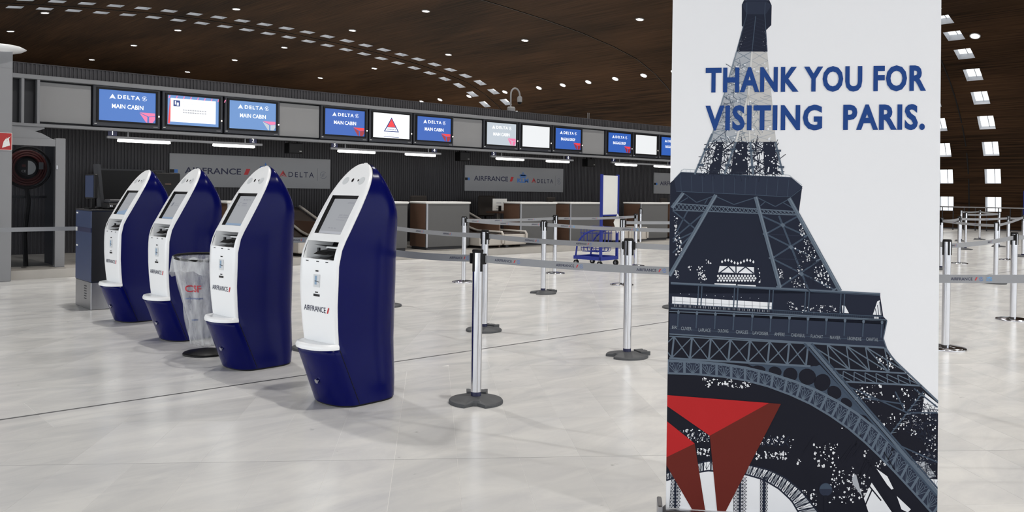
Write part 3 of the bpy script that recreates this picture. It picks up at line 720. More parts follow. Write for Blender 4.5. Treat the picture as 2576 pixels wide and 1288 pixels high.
# far left: big black partition screen, monitor seen from behind and low desk shelf
P0, P1 = atY(257, 428, 16.9), atY(400, 510, 16.9)
o = thing('partition_board', 'large black board with a thin grey frame behind the farthest kiosk', 'board', ((P0.x + P1.x) / 2, 16.9, SZ))
hw = (P1.x - P0.x) / 2 + 0.05
w = MB(); w.box(-hw, hw, 0, 0.04, 0.35, P0.z - SZ, M_black); w.build('board', o)
w = MB(); w.box(-hw - 0.03, -hw, -0.01, 0.05, 0.0, P0.z - SZ + 0.03, M_dark); w.box(-hw, hw, -0.01, 0.05, P0.z - SZ, P0.z - SZ + 0.03, M_dark); w.box(hw, hw + 0.03, -0.01, 0.05, 0.0, P0.z - SZ + 0.03, M_dark); w.build('frame', o)
P0, P1 = atY(391, 434, 14.85), atY(453, 492, 14.85)
o = thing('monitor', 'black monitor seen from behind, above the second farthest kiosk', 'monitor', ((P0.x + P1.x) / 2, 14.85, DZ))
hw = (P1.x - P0.x) / 2; zt = P0.z - DZ
w = MB(); w.box(-hw, hw, 0, 0.06, max(0.06, zt - 0.42), zt, M_black, 0.015); w.build('case', o)
w = MB(); w.box(-0.1, 0.1, -0.04, 0.10, 0, 0.02, M_black); w.box(-0.03, 0.03, 0.02, 0.05, 0.02, max(0.1, zt - 0.38), M_black); w.build('stand', o)
w = MB(); w.box(-0.05, 0.05, -0.012, 0, zt - 0.20, zt - 0.185, M_wood); w.build('badge', o)

# ------------------------------------------------------------------ self-service kiosks
def lerp(tb, z):
    if z <= tb[0][0]: return tb[0][1]
    for (a, p), (b, q) in zip(tb, tb[1:]):
        if z <= b: return p + (q - p) * (z - a) / (b - a)
    return tb[-1][1]
APEX = 1.552
FRONT = [(0.0, -0.243), (0.385, -0.400)]                                    # lower bowl, leans forward
FACE = [(0.36, -0.270), (0.42, -0.275), (0.50, -0.285), (0.66, -0.297), (0.80, -0.297), (0.90, -0.295), (0.96, -0.288), (1.03, -0.262), (1.09, -0.226), (1.20, -0.164), (1.34, -0.082), (1.44, -0.017), (1.51, 0.030), (APEX, 0.066)]
REAR = [(0.0, 0.258), (0.1, 0.272), (1.16, 0.280), (1.22, 0.276), (1.27, 0.262), (1.33, 0.232), (1.417, 0.176), (1.50, 0.118), (APEX, 0.084)]
def hwid(z):
    if z < 0.40: return 0.203 - 0.021 * z / 0.40
    if z < 0.80: return 0.182 + 0.021 * (z - 0.40) / 0.40
    if z < 1.12: return 0.203
    t = (z - 1.12) / (APEX + 0.004 - 1.12)
    return 0.203 * math.sqrt(max(0.0, 1 - t ** 3.2))
def uring(z, hw, yf, yr, n=15):
    """open outline: near front edge, round the rear, far front edge"""
    pts = []; ym = yf + (yr - yf) * 0.42; e = 2 / 2.45
    for k in range(5): pts.append((-hw, yf + (ym - yf) * k / 5, z))
    for k in range(n + 1):
        a = PI * k / n; c_, s_ = math.cos(a), math.sin(a)
        pts.append((-hw * math.copysign(abs(c_) ** e, c_), ym + (yr - ym) * abs(s_) ** e, z))
    for k in range(5): pts.append((hw, ym + (yf - ym) * (k + 1) / 5, z))
    return pts
def bowl(z, hw, yf, yback, n=15):
    """front outline of the lower bowl, from far edge round the front to near edge"""
    pts = []; e = 2 / 2.3
    for k in range(n + 1):
        a = PI * k / n; c_, s_ = math.cos(a), math.sin(a)
        pts.append((hw * math.copysign(abs(c_) ** e, c_), yback + (yf - yback) * abs(s_) ** e, z))
    return pts
E_kiosk = emis('lit_kiosk_screen', rgb(136, 138, 142)); E_ktext = emis('lit_kiosk_text', rgb(104, 106, 114)); E_kblue = emis('lit_kiosk_blue', rgb(116, 134, 156))
def face_pt(x, z, off=0.0):
    y = lerp(FACE, z); d = 0.004
    dy = (lerp(FACE, z + d) - lerp(FACE, z - d)) / (2 * d); q = math.hypot(1, dy)
    return (x, y - off / q, z + off * dy / q)
def face_frame(z):
    d = 0.01; dy = (lerp(FACE, z + d) - lerp(FACE, z - d)) / (2 * d); q = math.hypot(1, dy)
    return Vector((0, dy / q, 1 / q))
SCRX, SZ0, SZ1 = 0.142, 1.092, 1.338
TRX, TZ0, TZ1 = 0.168, 0.935, 1.045
def kiosk_parts(o, variant):
    # shell: lower part closed round the bowl, upper part open at the front (the face plate closes it)
    w = MB(); zs = [0.012, 0.05, 0.12, 0.2, 0.28, 0.34, 0.385]
    BK = [(0.0, -0.105), (0.385, lerp(FACE, 0.385) + 0.012)]
    rear = [uring(z, hwid(z), lerp(BK, z), lerp(REAR, z)) for z in zs]
    w.loft(rear, M_navy, False, False, True)
    fr = [bowl(z, hwid(z), lerp(FRONT, z), lerp(BK, z)) for z in zs]
    w.loft(fr, M_navy, False, False, True)
    w.add(fr[-1], [tuple(range(len(fr[-1])))], M_navy)
    zs = [0.385, 0.5, 0.65, 0.8, 0.9, 1.0, 1.06, 1.12, 1.16, 1.20, 1.24, 1.28, 1.33, 1.38, 1.42, 1.46, 1.49, 1.515, 1.535, APEX]
    up = []
    for z in zs:
        yf = lerp(FACE, z) + 0.012; yr = max(lerp(REAR, z), yf + 0.004); up.append(uring(z, hwid(z), yf, yr))
    w.loft(up, M_navy, False, False, True)
    sh_ = w.build('shell', o); bm = bmesh.new(); bm.from_mesh(sh_.data); bmesh.ops.remove_doubles(bm, verts=bm.verts, dist=0.0015); bm.to_mesh(sh_.data); bm.free()
    w = MB(); rb = uring(0, 0.196, -0.105, 0.250)[:-1]; fb = bowl(0, 0.196, -0.235, -0.105)[1:]
    ring = rb + fb; w.loft([[(p[0], p[1], 0.0) for p in ring], [(p[0], p[1], 0.014) for p in ring]], M_black); w.build('foot_ring', o)
    w = MB()
    for sgn in (1, -1): w.tube([(sgn * (hwid(z) + 0.0005), lerp(BK, z), z) for z in (0.02, 0.12, 0.25, 0.375)], 0.0022, M_black, 5)
    w.build('seam', o)
    w = MB(); w.cyl((0, 0), 0.016, 0, 0.012, M_chrome, 12); lk = w.build('lock', o); lk.location = (0.03, lerp(FRONT, 0.17) - 0.001, 0.17); lk.rotation_euler = (PI / 2 + 0.39, 0, 0)
    # white face plate with its two openings
    rows = [0.40, 0.43, 0.47, 0.52, 0.6, 0.7, 0.8, 0.87, TZ0, 0.99, TZ1, 1.07, SZ0, 1.14, 1.2, 1.27, SZ1, 1.37, 1.41, 1.44, 1.47, 1.495, 1.515, 1.532, 1.545, APEX + 0.001]
    w = MB(); g = {}
    for i, z in enumerate(rows):
        hw = max(0.002, hwid(z) - 0.002); fx = [-1, -0.985, -0.93, 0, 0, 0, 0, 0.93, 0.985, 1]
        xs = [f * hw for f in fx]
        if TZ0 - 1e-6 <= z <= TZ1 + 1e-6: q = TRX
        elif SZ0 - 1e-6 <= z <= SZ1 + 1e-6: q = min(SCRX, hw * 0.9)
        else: q = min(0.155, hw * 0.85)
        xs[3], xs[4], xs[5], xs[6] = -q, -q / 3, q / 3, q
        offs = [-0.016, 0.004, 0.010, 0.010, 0.010, 0.010, 0.010, 0.010, 0.004, -0.016]
        for j in range(10): g[(i, j)] = face_pt(xs[j], z, offs[j])
    vs_ = [g[(i, j)] for i in range(len(rows)) for j in range(10)]; fs_ = []
    for i in range(len(rows) - 1):
        for j in range(9):
            zc = (rows[i] + rows[i + 1]) / 2
            if 3 <= j <= 5 and (TZ0 < zc < TZ1 or SZ0 < zc < SZ1): continue
            fs_.append((i * 10 + j, (i + 1) * 10 + j, (i + 1) * 10 + j + 1, i * 10 + j + 1)[::-1])
    w.add(vs_, fs_, M_white, True)
    w.tube([face_pt(x, z, -0.004) for x, z in ((-0.01, APEX), (0.01, APEX))], 0.012, M_white, 8)
    plate = w.build('face_plate', o)
    # shelf lip
    w = MB(); r0 = bowl(0.378, 0.186, -0.404, -0.262, 18); r1 = bowl(0.392, 0.188, -0.407, -0.262, 18); r2 = bowl(0.412, 0.181, -0.399, -0.262, 18); r3 = bowl(0.413, 0.158, -0.378, -0.268, 18); r4 = bowl(0.408, 0.150, -0.372, -0.268, 18)
    w.loft([r0, r1, r2, r3, r4], M_white, False, False, True); w.add(r4, [tuple(range(len(r4)))], M_white); w.build('shelf', o)
    # sensors on the brow
    for xx, rr, m_ in ((-0.085, 0.030, M_panelw), (0.085, 0.030, M_panelw)):
        w = MB(); ex = Vector((1, 0, 0)); ey = face_frame(1.43); w.flat(ellipse(xx, 0, rr, rr, 16), face_pt(0, 1.435, 0.0105), ex, ey, 0.0006, m_); w.build('speaker', plate)
    for xx, rr in ((-0.012, 0.011), (0.048, 0.007)):
        w = MB(); ey = face_frame(1.43); w.flat(ellipse(xx, 0.004, rr, rr * 1.3, 12), face_pt(0, 1.435, 0.0105), (1, 0, 0), ey, 0.0008, M_black); w.build('sensor', plate)
    # touch screen
    w = MB(); a = [face_pt(x, z, 0.010) for x, z in ((-SCRX, SZ0), (SCRX, SZ0), (SCRX, SZ1), (-SCRX, SZ1))]; b = [face_pt(x * 0.93, z, -0.012) for x, z in ((-SCRX, SZ0 + 0.01), (SCRX, SZ0 + 0.01), (SCRX, SZ1 - 0.012), (-SCRX, SZ1 - 0.012))]
    w.loft([a, b], M_black, False, True); w.build('screen_bezel', plate)
    w = MB(); w.add(b, [(0, 1, 2, 3)], E_kiosk); ts = w.build('touch_screen', o)
    org = Vector(face_pt(0, 1.215, -0.012)); ey = (Vector(b[3]) - Vector(b[0])).normalized(); ex = Vector((1, 0, 0)); w = MB(); O = 0.0008; hh = (Vector(b[3]) - Vector(b[0])).length / 2
    org = (Vector(b[0]) + Vector(b[2])) / 2
    if variant == 0:
        w.text('AIRFRANCE /', org, ex, ey, O, E_ktext, 0.03, hh - 0.034, w=0.075, h=0.0085)
        w.text('INSEREZ VOTRE BILLET', org, ex, ey, O, E_ktext, 0.0, 0.004, w=0.10, h=0.0085); w.text('OU CHANGEZ VOTRE VOL', org, ex, ey, O, E_ktext, 0.0, -0.012, w=0.11, h=0.0085)
        w.text('PASSPORT OR CARD', org, ex, ey, O, E_ktext, -0.01, -0.03, w=0.09, h=0.005)
        for k in range(3): w.flat([(-0.05 + k * .03, -hh + .04), (-0.032 + k * .03, -hh + .04), (-0.032 + k * .03, -hh + .043), (-0.05 + k * .03, -hh + .043)], org, ex, ey, O, E_ktext)
    elif variant == 1:
        widget(w, org, ex, ey, O, -0.045, hh - 0.042, 0.018, E_ktext); w.text('DELTA', org, ex, ey, O, E_ktext, -0.028, hh - 0.040, w=0.085, h=0.013, bold=0.01, space=1.2)
        for k in range(7): w.flat(ellipse(-0.075, 0.055, 0.016, 0.018, 8, 0.8, 5.4)[k:k + 2] + ellipse(-0.075, 0.055, 0.012, 0.014, 8, 0.8, 5.4)[k:k + 2][::-1], org, ex, ey, O, E_ktext)
        w.text('BORNE', org, ex, ey, O, E_ktext, -0.04, 0.056, w=0.06, h=0.012, bold=0.02); w.text('ENREGISTREMENT', org, ex, ey, O, E_ktext, -0.04, 0.040, w=0.085, h=0.007)
    elif variant == 2:
        w.text('AIRFRANCE /', org, ex, ey, O, E_ktext, 0.02, hh - 0.034, w=0.075, h=0.0085)
        w.flat([(-0.09, 0.0), (-0.06, 0.0), (-0.05, 0.04), (-0.08, 0.04)], org, ex, ey, O, E_ktext); w.text('VOTRE CARTE', org, ex, ey, O, E_ktext, -0.03, 0.022, w=0.08, h=0.009); w.text('D\'EMBARQUEMENT', org, ex, ey, O, E_ktext, -0.03, 0.006, w=0.09, h=0.007)
    else:
        w.flat([(-0.13, -hh + .001), (0.13, -hh + .001), (0.13, -hh + .085), (0.02, -hh + .05), (-0.13, -hh + .03)], org, ex, ey, O, E_kblue); w.text('BIENVENUE', org, ex, ey, O, E_ktext, -0.04, 0.0, w=0.08, h=0.009)
    w.flat([(-0.128, -hh + .001), (0.128, -hh + .001), (0.128, -hh + .018), (-0.128, -hh + .018)], org, ex, ey, O * 0.6, E_kblue if variant != 0 else E_grey)
    w.build('screen_print', ts)
    # recess under the screen: white box lined, black scanner inside
    w = MB(); f0 = [face_pt(x, z, 0.009) for x, z in ((-TRX, TZ0), (TRX, TZ0), (TRX, TZ1), (-TRX, TZ1))]; bk = [(-TRX + 0.03, -0.12, TZ0 + 0.02), (TRX - 0.03, -0.12, TZ0 + 0.02), (TRX - 0.03, -0.08, TZ1 - 0.01), (-TRX + 0.03, -0.08, TZ1 - 0.01)]
    w.loft([f0, bk], M_white, False, True); w.add(bk, [(0, 1, 2, 3)], M_black); rc = w.build('recess', o); D_ = -0.028
    w = MB(); w.add([(-0.13, -0.215 + D_, TZ1 - 0.022), (0.02, -0.205 + D_, TZ1 - 0.02), (0.10, -0.12 + D_, TZ1 - 0.03), (-0.06, -0.12 + D_, TZ1 - 0.045)], [(0, 1, 2, 3), (3, 2, 1, 0)], M_dark)
    w.box(-0.02, 0.155, -0.20 + D_, -0.09 + D_, TZ1 - 0.042, TZ1 - 0.030, M_white, 0.004); w.box(-0.03, 0.145, -0.185 + D_, -0.09 + D_, TZ1 - 0.085, TZ1 - 0.043, M_black, 0.004); w.build('document_scanner', rc)
    w = MB(); w.loft([[(-0.07 + q * 0.01, -0.26 + D_ + q * 0.03, TZ0 + 0.030 + q * .02), (0.05 - q * 0.01, -0.255 + D_ + q * 0.03, TZ0 + 0.030 + q * .02), (0.13, -0.11 + D_, TZ0 + 0.052), (-0.10, -0.11 + D_, TZ0 + 0.056)] for q in (0, 1)], M_black); w.build('passport_reader', rc)
    w = MB(); w.box(-0.095, -0.078, -0.215 + D_, -0.20 + D_, TZ0 + 0.035, TZ0 + 0.068, M_dark); w.box(-0.095, -0.03, -0.20 + D_, -0.185 + D_, TZ0 + 0.032, TZ0 + 0.042, M_dark); w.build('guide', rc)
    for x0_, x1_ in ((-0.10, -0.01), (0.02, 0.085), (0.105, 0.15)):
        w = MB(); w.add([(x0_, -0.275 + D_ * .5, TZ0 + 0.0045), (x1_, -0.275 + D_ * .5, TZ0 + 0.0045), (x1_ - 0.005, -0.15 + D_, TZ0 + 0.022), (x0_ - 0.005, -0.15 + D_, TZ0 + 0.022)], [(0, 1, 2, 3)], M_steel if x0_ < 0.09 else M_black); w.build('tray_inset', rc)
    for xx in (-0.115, 0.0, 0.10):
        w = MB(); ey = face_frame(0.92); w.flat([(xx - .014, -.003), (xx + .014, -.003), (xx + .014, .003), (xx - .014, .003)], face_pt(0, 0.921, 0.0105), (1, 0, 0), ey, 0.0006, M_dark); w.build('slot_mark', plate)
    # slot window, card slot and their marks
    ey = face_frame(0.79); q = lambda z: face_pt(0, z, 0.0105)
    w = MB(); w.flat([(-0.035, -0.038), (0.035, -0.038), (0.035, 0.042), (-0.035, 0.042)], q(0.797), (1, 0, 0), ey, 0.0008, M_panelw); w.build('ticket_window', plate)
    w = MB(); w.flat([(-0.022, -0.022), (0.0, -0.022), (0.004, 0.034), (-0.02, 0.034)], q(0.797), (1, 0, 0), ey, 0.0016, mat('muted_blue_print', rgb(140, 168, 196), 0.5)); w.flat([(-0.02, -0.001), (0.026, -0.006), (0.026, -0.002), (-0.02, 0.004)], q(0.797), (1, 0, 0), ey, 0.0024, M_dark); w.build('pictogram', plate)
    for zz, a_, b_ in ((0.862, 0.016, 0.0045), (0.727, 0.016, 0.0035), (0.708, 0.034, 0.0075)):
        w = MB(); w.flat([(-a_, -b_), (a_, -b_), (a_, b_), (-a_, b_)], q(zz), (1, 0, 0), ey, 0.0008, M_black); w.build('card_slot', plate)
    ey = face_frame(0.62); w = MB(); w.text('AIRFRANCE', q(0.603), (1, 0, 0), ey, 0.0008, M_ink, -0.142, 0, w=0.238, h=0.035, bold=0.004); w.build('lettering', plate)
    w = MB(); slash(w, q(0.603), (1, 0, 0), ey, 0.0008, 0.106, -0.001, 0.037, 0.014, M_red); w.build('red_slash', plate)
M_panelw = mat('pale_grey_plastic', rgb(216, 219, 221), 0.35)
KIO = [(2.99, 4.875, 5.5, 0, 'navy and white self-service kiosk nearest the camera, largest of the row'), (2.968, 6.29, 5.0, 1, 'navy and white self-service kiosk with the plastic refuse bag behind its front'), (3.022, 7.815, 4.0, 2, 'navy and white self-service kiosk right behind the plastic refuse bag'), (3.042, 9.18, 4.0, 3, 'farthest navy and white self-service kiosk, beside the dark blue cabinet')]
for x, y, a, v, lab in KIO:
    # local -Y is the front; the kiosks face world -X
    o = thing('self_service_kiosk', lab, 'kiosk', (x, y, 0), -PI / 2 + math.radians(a), 'self-service kiosks in a row')
    kiosk_parts(o, v)

# ------------------------------------------------------------------ belt stanchions and belts
def rubber_base(mb):
    n = 48; rings = []
    prof = [(1.0, 0.0), (1.0, 0.014), (0.965, 0.022), (0.6, 0.034), (0.30, 0.043), (0.2, 0.045)]
    for f, z in prof:
        r = []
        for k in range(n):
            a = 2 * PI * k / n; R_ = 0.178
            d = abs((a - 1.5 * PI + PI) % (2 * PI) - PI)          # notch on local -Y
            lim_ = 0.112 if d < 0.22 else (0.135 if d < 0.34 else R_)
            rr = min(R_ * f, lim_); r.append((rr * math.cos(a), rr * math.sin(a), z))
        rings.append(r)
    mb.loft(rings, M_rubber, True, True, False)
st_proto = {}
def stanchion(x, y, kind, label, rz=0.0, faces=(1, 1)):
    o = thing('belt_stanchion', label, 'stanchion', (x, y, 0), rz, 'belt barrier stanchions')
    if kind not in st_proto:
        w = MB()
        if kind == 'rubber': rubber_base(w)
        else: w.lathe((0, 0, 0), [(0.176, 0), (0.178, 0.008), (0.172, 0.016), (0.12, 0.026), (0.05, 0.033), (0.036, 0.036)], M_chrome, 32)
        parts = [w.build('base', o)]
        if kind == 'rubber':
            w = MB(); w.prism([(-0.062, 0.10), (0.062, 0.10), (0.072, 0.185), (0.05, 0.185), (0.05, 0.172), (0.022, 0.172), (0.022, 0.185), (-0.022, 0.185), (-0.022, 0.172), (-0.05, 0.172), (-0.05, 0.185), (-0.072, 0.185)], (0, 0, 0.012), (1, 0, 0), (0, 1, 0), 0.034, M_rubber); parts.append(w.build('carry_lug', o))
            w = MB(); w.lathe((0, 0, 0), [(0.033, 0.04), (0.034, 0.075), (0.030, 0.078)], M_ink, 20); parts.append(w.build('collar', o))
        w = MB(); w.cyl((0, 0), 0.0345, 0.03 if kind == 'chrome' else 0.072, 0.985, M_chrome, 28); parts.append(w.build('pole', o))
        w = MB(); w.lathe((0, 0, 0), [(0.0355, 0.982), (0.0375, 0.984), (0.0375, 0.998), (0.032, 1.003)], M_black, 24); parts.append(w.build('cap', o))
        for k in range(4):
            a = PI / 4 + k * PI / 2; c_, s_ = math.cos(a), math.sin(a)
            w = MB(); w.tube([(0.035 * c_, 0.035 * s_, 0.99), (0.0355 * c_, 0.0355 * s_, 0.86)], 0.0085, M_black, 8); parts.append(w.build('clip', o))
        st_proto[kind] = parts
    else:
        for q in st_proto[kind]: c2 = q.copy(); C.objects.link(c2); c2.parent = o
    return o
def pt(x, y): P = fl(x, y); return (P.x, P.y)
BZ = 0.942; BH = 0.0465
M_airf = M_ink
def belt(p, q, label, texts=(), full=False, sag=0.015, name='barrier_belt', cat='belt', gap0=0.05, gap1=0.05, z0=BZ, z1=BZ, tsize=0.0165):
    """webbing from p to q with printed words; texts = fractions along the belt"""
    a = Vector((p[0], p[1], z0)); b = Vector((q[0], q[1], z1)); L_ = (b - a).length; t = (b - a) / L_
    a += t * gap0; b -= t * gap1; L_ = (b - a).length
    nrm = Vector((t.y, -t.x, 0)).normalized()                    # face normal
    if nrm.dot(CAM - (a + b) / 2) < 0: nrm = -nrm
    N_ = 14
    def at(s): f = s / L_; return a + t * s - Vector((0, 0, 4 * sag * f * (1 - f)))
    mid = (a + b) / 2
    o = thing(name, label, cat, (mid.x, mid.y, mid.z - BH / 2), 0, 'barrier belts between the stanchions')
    org = Vector((mid.x, mid.y, mid.z - BH / 2))
    w = MB(); th = 0.0009
    rr = []
    for k in range(N_ + 1):
        c_ = at(L_ * k / N_) - org
        rr.append([c_ + nrm * th + Vector((0, 0, -BH / 2)), c_ + nrm * th + Vector((0, 0, BH / 2)), c_ - nrm * th + Vector((0, 0, BH / 2)), c_ - nrm * th + Vector((0, 0, -BH / 2))])
    w.loft(rr, M_strap); st = w.build('webbing', o)
    for c_, sg, gp in ((a, 1, gap0), (b, -1, gap1)):
        if gp < 0.03: continue
        w = MB(); w.bar(c_ - org - t * sg * (gp - 0.038), c_ - org + t * sg * 0.006, 0.036, 0.068, M_black); w.build('end_clip', o)
    # reading direction: left to right for the camera
    flip = t.dot(RGT) < 0
    for f in texts:
        w = MB(); vs_, fs_, tw, thh = text_geo('AIRFRANCE', 0.01, 1.0); sc_ = tsize / thh; W_ = tw * sc_
        s0 = f * L_
        def put(x, y, e=0.0008):
            s = s0 + (-x if flip else x); return at(s) - org + nrm * (th + e) + Vector((0, 0, y - tsize / 2))
        def poly(mb, ps, m, e=0.0008): mb.add([put(x, y, e) for x, y in ps], [tuple(range(len(ps)))], m)
        w.add([put(v[0] * sc_, v[1] * sc_) for v in vs_], fs_, M_airf); w.build('lettering', st)
        w = MB(); xx = W_ + 0.012; poly(w, [(xx, 0), (xx + 0.007, 0), (xx + 0.016, tsize * 1.1), (xx + 0.009, tsize * 1.1)], M_red); w.build('red_slash', st)
        w = MB(); cx_ = xx + 0.036; r = 0.012
        for a0, a1 in ((0.7, 3.3), (3.7, 6.1)):
            oo = ellipse(cx_, tsize / 2, r, r, 7, a0, a1); ii = ellipse(cx_, tsize / 2, r * .8, r * .8, 7, a0, a1)
            for k in range(6): poly(w, [oo[k], oo[k + 1], ii[k + 1], ii[k]], M_blogo)
        poly(w, [(cx_ - .006, .004), (cx_ + .006, .011), (cx_ + .006, .014), (cx_ - .006, .007)], M_blogo); w.build('emblem', st)
        if full:
            w = MB(); v2, f2, tw2, th2 = text_geo('KLM', 0.03, 1.0); s2 = 0.013 / th2
            w.add([put(cx_ + 0.03 + v[0] * s2, -0.004 + v[1] * s2) for v in v2], f2, M_sky)
            bx = cx_ + 0.03 + tw2 * s2 / 2
            poly(w, [(bx - .012, .011), (bx + .012, .011), (bx + .016, .020), (bx + .006, .017), (bx, .023), (bx - .006, .017), (bx - .016, .020)], M_sky); w.build('crown_logo', st)
    return o
S = {}
def st(key, px, py, kind, label, rz=0.0):
    S[key] = pt(px, py); stanchion(S[key][0], S[key][1], kind, label, rz)
RZC = -YAW
st('S1', 1197, 1012, 'rubber', 'nearest chrome stanchion on a notched grey rubber base', RZC)
st('S2', 1217, 832, 'rubber', 'chrome stanchion just behind the nearest one, on a rubber base', RZC - 0.5)
st('S3', 1577, 897, 'rubber', 'chrome stanchion on a rubber base in front of the blue sign trolley', RZC - 1.2)
st('S4', 1366, 738, 'rubber', 'chrome stanchion on a flat grey base in the middle of the floor', RZC - 1.0)
st('S5', 1166, 710, 'chrome', 'chrome round-base stanchion left behind the two front ones')
st('S6', 1395, 688, 'chrome', 'chrome round-base stanchion behind the one mid-floor')
st('S7', 1564, 717, 'chrome', 'chrome round-base stanchion close behind the rubber-base one by the trolley')
st('S8', 1598, 669, 'chrome', 'chrome round-base stanchion right of the blue sign trolley')
st('S9', 1610, 622, 'rubber', 'farthest stanchion, standing close to the desks by the banner')
st('S10', 973, 770, 'rubber', 'stanchion behind the nearest kiosk, its base showing right of it', RZC)
st('S11', 1703, 775, 'rubber', 'stanchion behind the left edge of the tower banner, its base showing', RZC)
st('S12', 786, 877, 'rubber', 'stanchion behind the nearest kiosk, its base showing left of it', RZC)
st('S13', 1900, 1110, 'rubber', 'stanchion standing hidden behind the tower banner', RZC)
st('R1', 2378, 877, 'chrome', 'nearest stanchion right of the tower banner, on a chrome base')
st('R2', 2548, 805, 'chrome', 'chrome-base stanchion at the right picture edge')
st('R3', 2504, 713, 'rubber', 'stanchion on a dark rubber base in the middle right of the banner', RZC + 1)
st('R4', 2412, 663, 'chrome', 'chrome-base stanchion behind the nearest one right of the banner')
st('R5', 2428.5, 628, 'rubber', 'small far stanchion on a dark base, centre left of the right strip', RZC)
st('R6', 2464, 603, 'rubber', 'farthest stanchion right of the banner, below the bright window', RZC)
st('R7', 2535, 654, 'chrome', 'chrome-base stanchion just left behind the one at the right edge')
st('R8', 2512, 621, 'rubber', 'far stanchion on a dark base behind the middle rubber-base one', RZC)
st('R9', 2573, 646, 'rubber', 'stanchion cut by the right picture edge', RZC)
st('R10', 2366, 678, 'rubber', 'stanchion half hidden by the right edge of the tower banner', RZC)
st('R11', 2417, 607, 'rubber', 'tiny far stanchion in the left of the right strip', RZC)
S['S14'] = (3.42, 5.45); stanchion(S['S14'][0], S['S14'][1], 'rubber', 'stanchion hidden close behind the nearest kiosk', RZC)
S['S15'] = pt(650, 850); stanchion(S['S15'][0], S['S15'][1], 'rubber', 'stanchion hidden behind the kiosk with the refuse bag', RZC)
S['S16'] = pt(2760, 1120); S['S17'] = pt(2230, 740); S['S18'] = pt(2700, 770); S['S19'] = pt(1950, 905)
for k_, lb_ in (('S16', 'stanchion outside the right picture edge, end of the low crossing belt'), ('S17', 'stanchion behind the right part of the tower banner'), ('S18', 'stanchion outside the right picture edge, behind the chrome-base one'), ('S19', 'stanchion behind the middle of the tower banner')): stanchion(S[k_][0], S[k_][1], 'rubber', lb_, RZC)
belt(S['S14'], S['S1'], 'belt from behind the nearest kiosk to the nearest stanchion', (0.80,))
belt(S['S1'], S['S13'], 'long belt from the nearest stanchion towards the tower banner', (0.045, 0.30, 0.61))
belt(S['S13'], S['S16'], 'belt crossing low in front of the stanchions right of the banner', (0.565,), full=True)
belt(S['S15'], S['S12'], 'short belt seen between the two front kiosks', (0.62,))
belt(S['S10'], S['S2'], 'belt from behind the nearest kiosk to the second stanchion', (0.32, 0.62))
belt(S['S2'], S['S3'], 'belt running from the second stanchion to the one by the trolley', (0.30, 0.68))
belt(S['S3'], S['S19'], 'belt from the stanchion by the trolley to the banner edge', (0.30,))
belt(S['S5'], S['S4'], 'belt sloping from the left round-base stanchion to mid-floor', (0.08, 0.48, 0.88))
belt(S['S4'], S['S11'], 'belt from the mid-floor stanchion to the banner edge', (0.12, 0.62), full=True)
belt(S['S5'], S['S6'], 'far belt between the two round-base stanchions', (0.30, 0.68))
belt(S['S6'], S['S8'], 'far belt passing behind the white panel of the trolley', (0.08, 0.42, 0.78))
belt(S['S7'], S['R10'], 'belt from the round-base stanchion by the trolley to behind the banner', (0.22,))
belt(S['R1'], S['R2'], 'belt between the two near stanchions right of the banner', (0.03, 0.55))
belt(S['S17'], S['R1'], 'short belt from behind the banner to the near right stanchion', ())
belt(S['R2'], S['S18'], 'belt leaving the right picture edge', ())
belt(S['R10'], S['R3'], 'belt from the banner edge to the middle rubber-base stanchion', (0.3, 0.7))
belt(S['R3'], S['R9'], 'belt from the middle rubber-base stanchion to the right edge', (0.3,))
belt(S['R10'], S['R4'], 'short belt by the banner edge in the right strip', ())
belt(S['R4'], S['R7'], 'belt across the middle of the right strip', (0.5,), full=True)
belt(S['R7'], S['R9'], 'short belt near the right edge in the right strip', ())
belt(S['R5'], S['R8'], 'far belt across the right strip, second from the back', (0.5,))
belt(S['R11'], S['R6'], 'farthest belt in the left of the right strip', ())
belt(S['R6'], S['R8'], 'far belt slanting right below the bright window', (0.4,))

# ------------------------------------------------------------------ dark blue cabinet with steel foot, left
CBX, CBY = 2.825, 10.15
o = thing('scanner_cabinet', 'tall dark blue cabinet on a stainless steel foot beside the farthest kiosk', 'cabinet', (CBX, CBY, 0))
M_cab = mat('dark_blue_cabinet', rgb(44, 58, 92), 0.4, vary=0.08, scale=4); M_cabdark = mat('black_blue_cabinet', rgb(16, 17, 24), 0.4)
w = MB(); w.box(0, 0.42, 0, 0.60, 0, 0.31, M_steel, 0.006); w.build('steel_foot', o)
w = MB(); w.box(-0.004, 0.42, 0.002, 0.60, 0.31, 1.105, M_cab, 0.006); cb = w.build('body', o)
w = MB(); w.box(0.004, 0.42, -0.004, 0.002, 0.315, 1.10, M_cabdark); w.build('side_panel', o)
w = MB(); w.box(-0.008, 0.42, -0.004, 0.60, 1.105, 1.12, M_cabdark, 0.004); w.build('top_plate', o)
for k in range(6):
    w = MB(); w.box(-0.003, 0.0, 0.17, 0.25, 0.11 + k * 0.028, 0.12 + k * 0.028, M_dark); w.build('vent_slot', o)
w = MB(); w.box(-0.009, -0.002, 0.0, 0.60, 0.865, 0.915, M_ink); w.build('dark_band', o)
for z in (1.075, 0.70): w = MB(); w.box(-0.008, -0.004, 0.50, 0.56, z - 0.008, z + 0.008, M_paper); w.build('sticker', o)
w = MB(); w.box(-0.016, -0.009, 0.50, 0.56, 0.866, 0.912, M_paper); w.build('belt_latch', o)
belt((CBX, CBY + 0.54), (CBX - 3.4, CBY + 0.3), 'belt running from the dark blue cabinet out of the left edge', (0.30, ), full=True, gap0=0.02, gap1=0, z0=0.89, z1=0.89, sag=0.0)
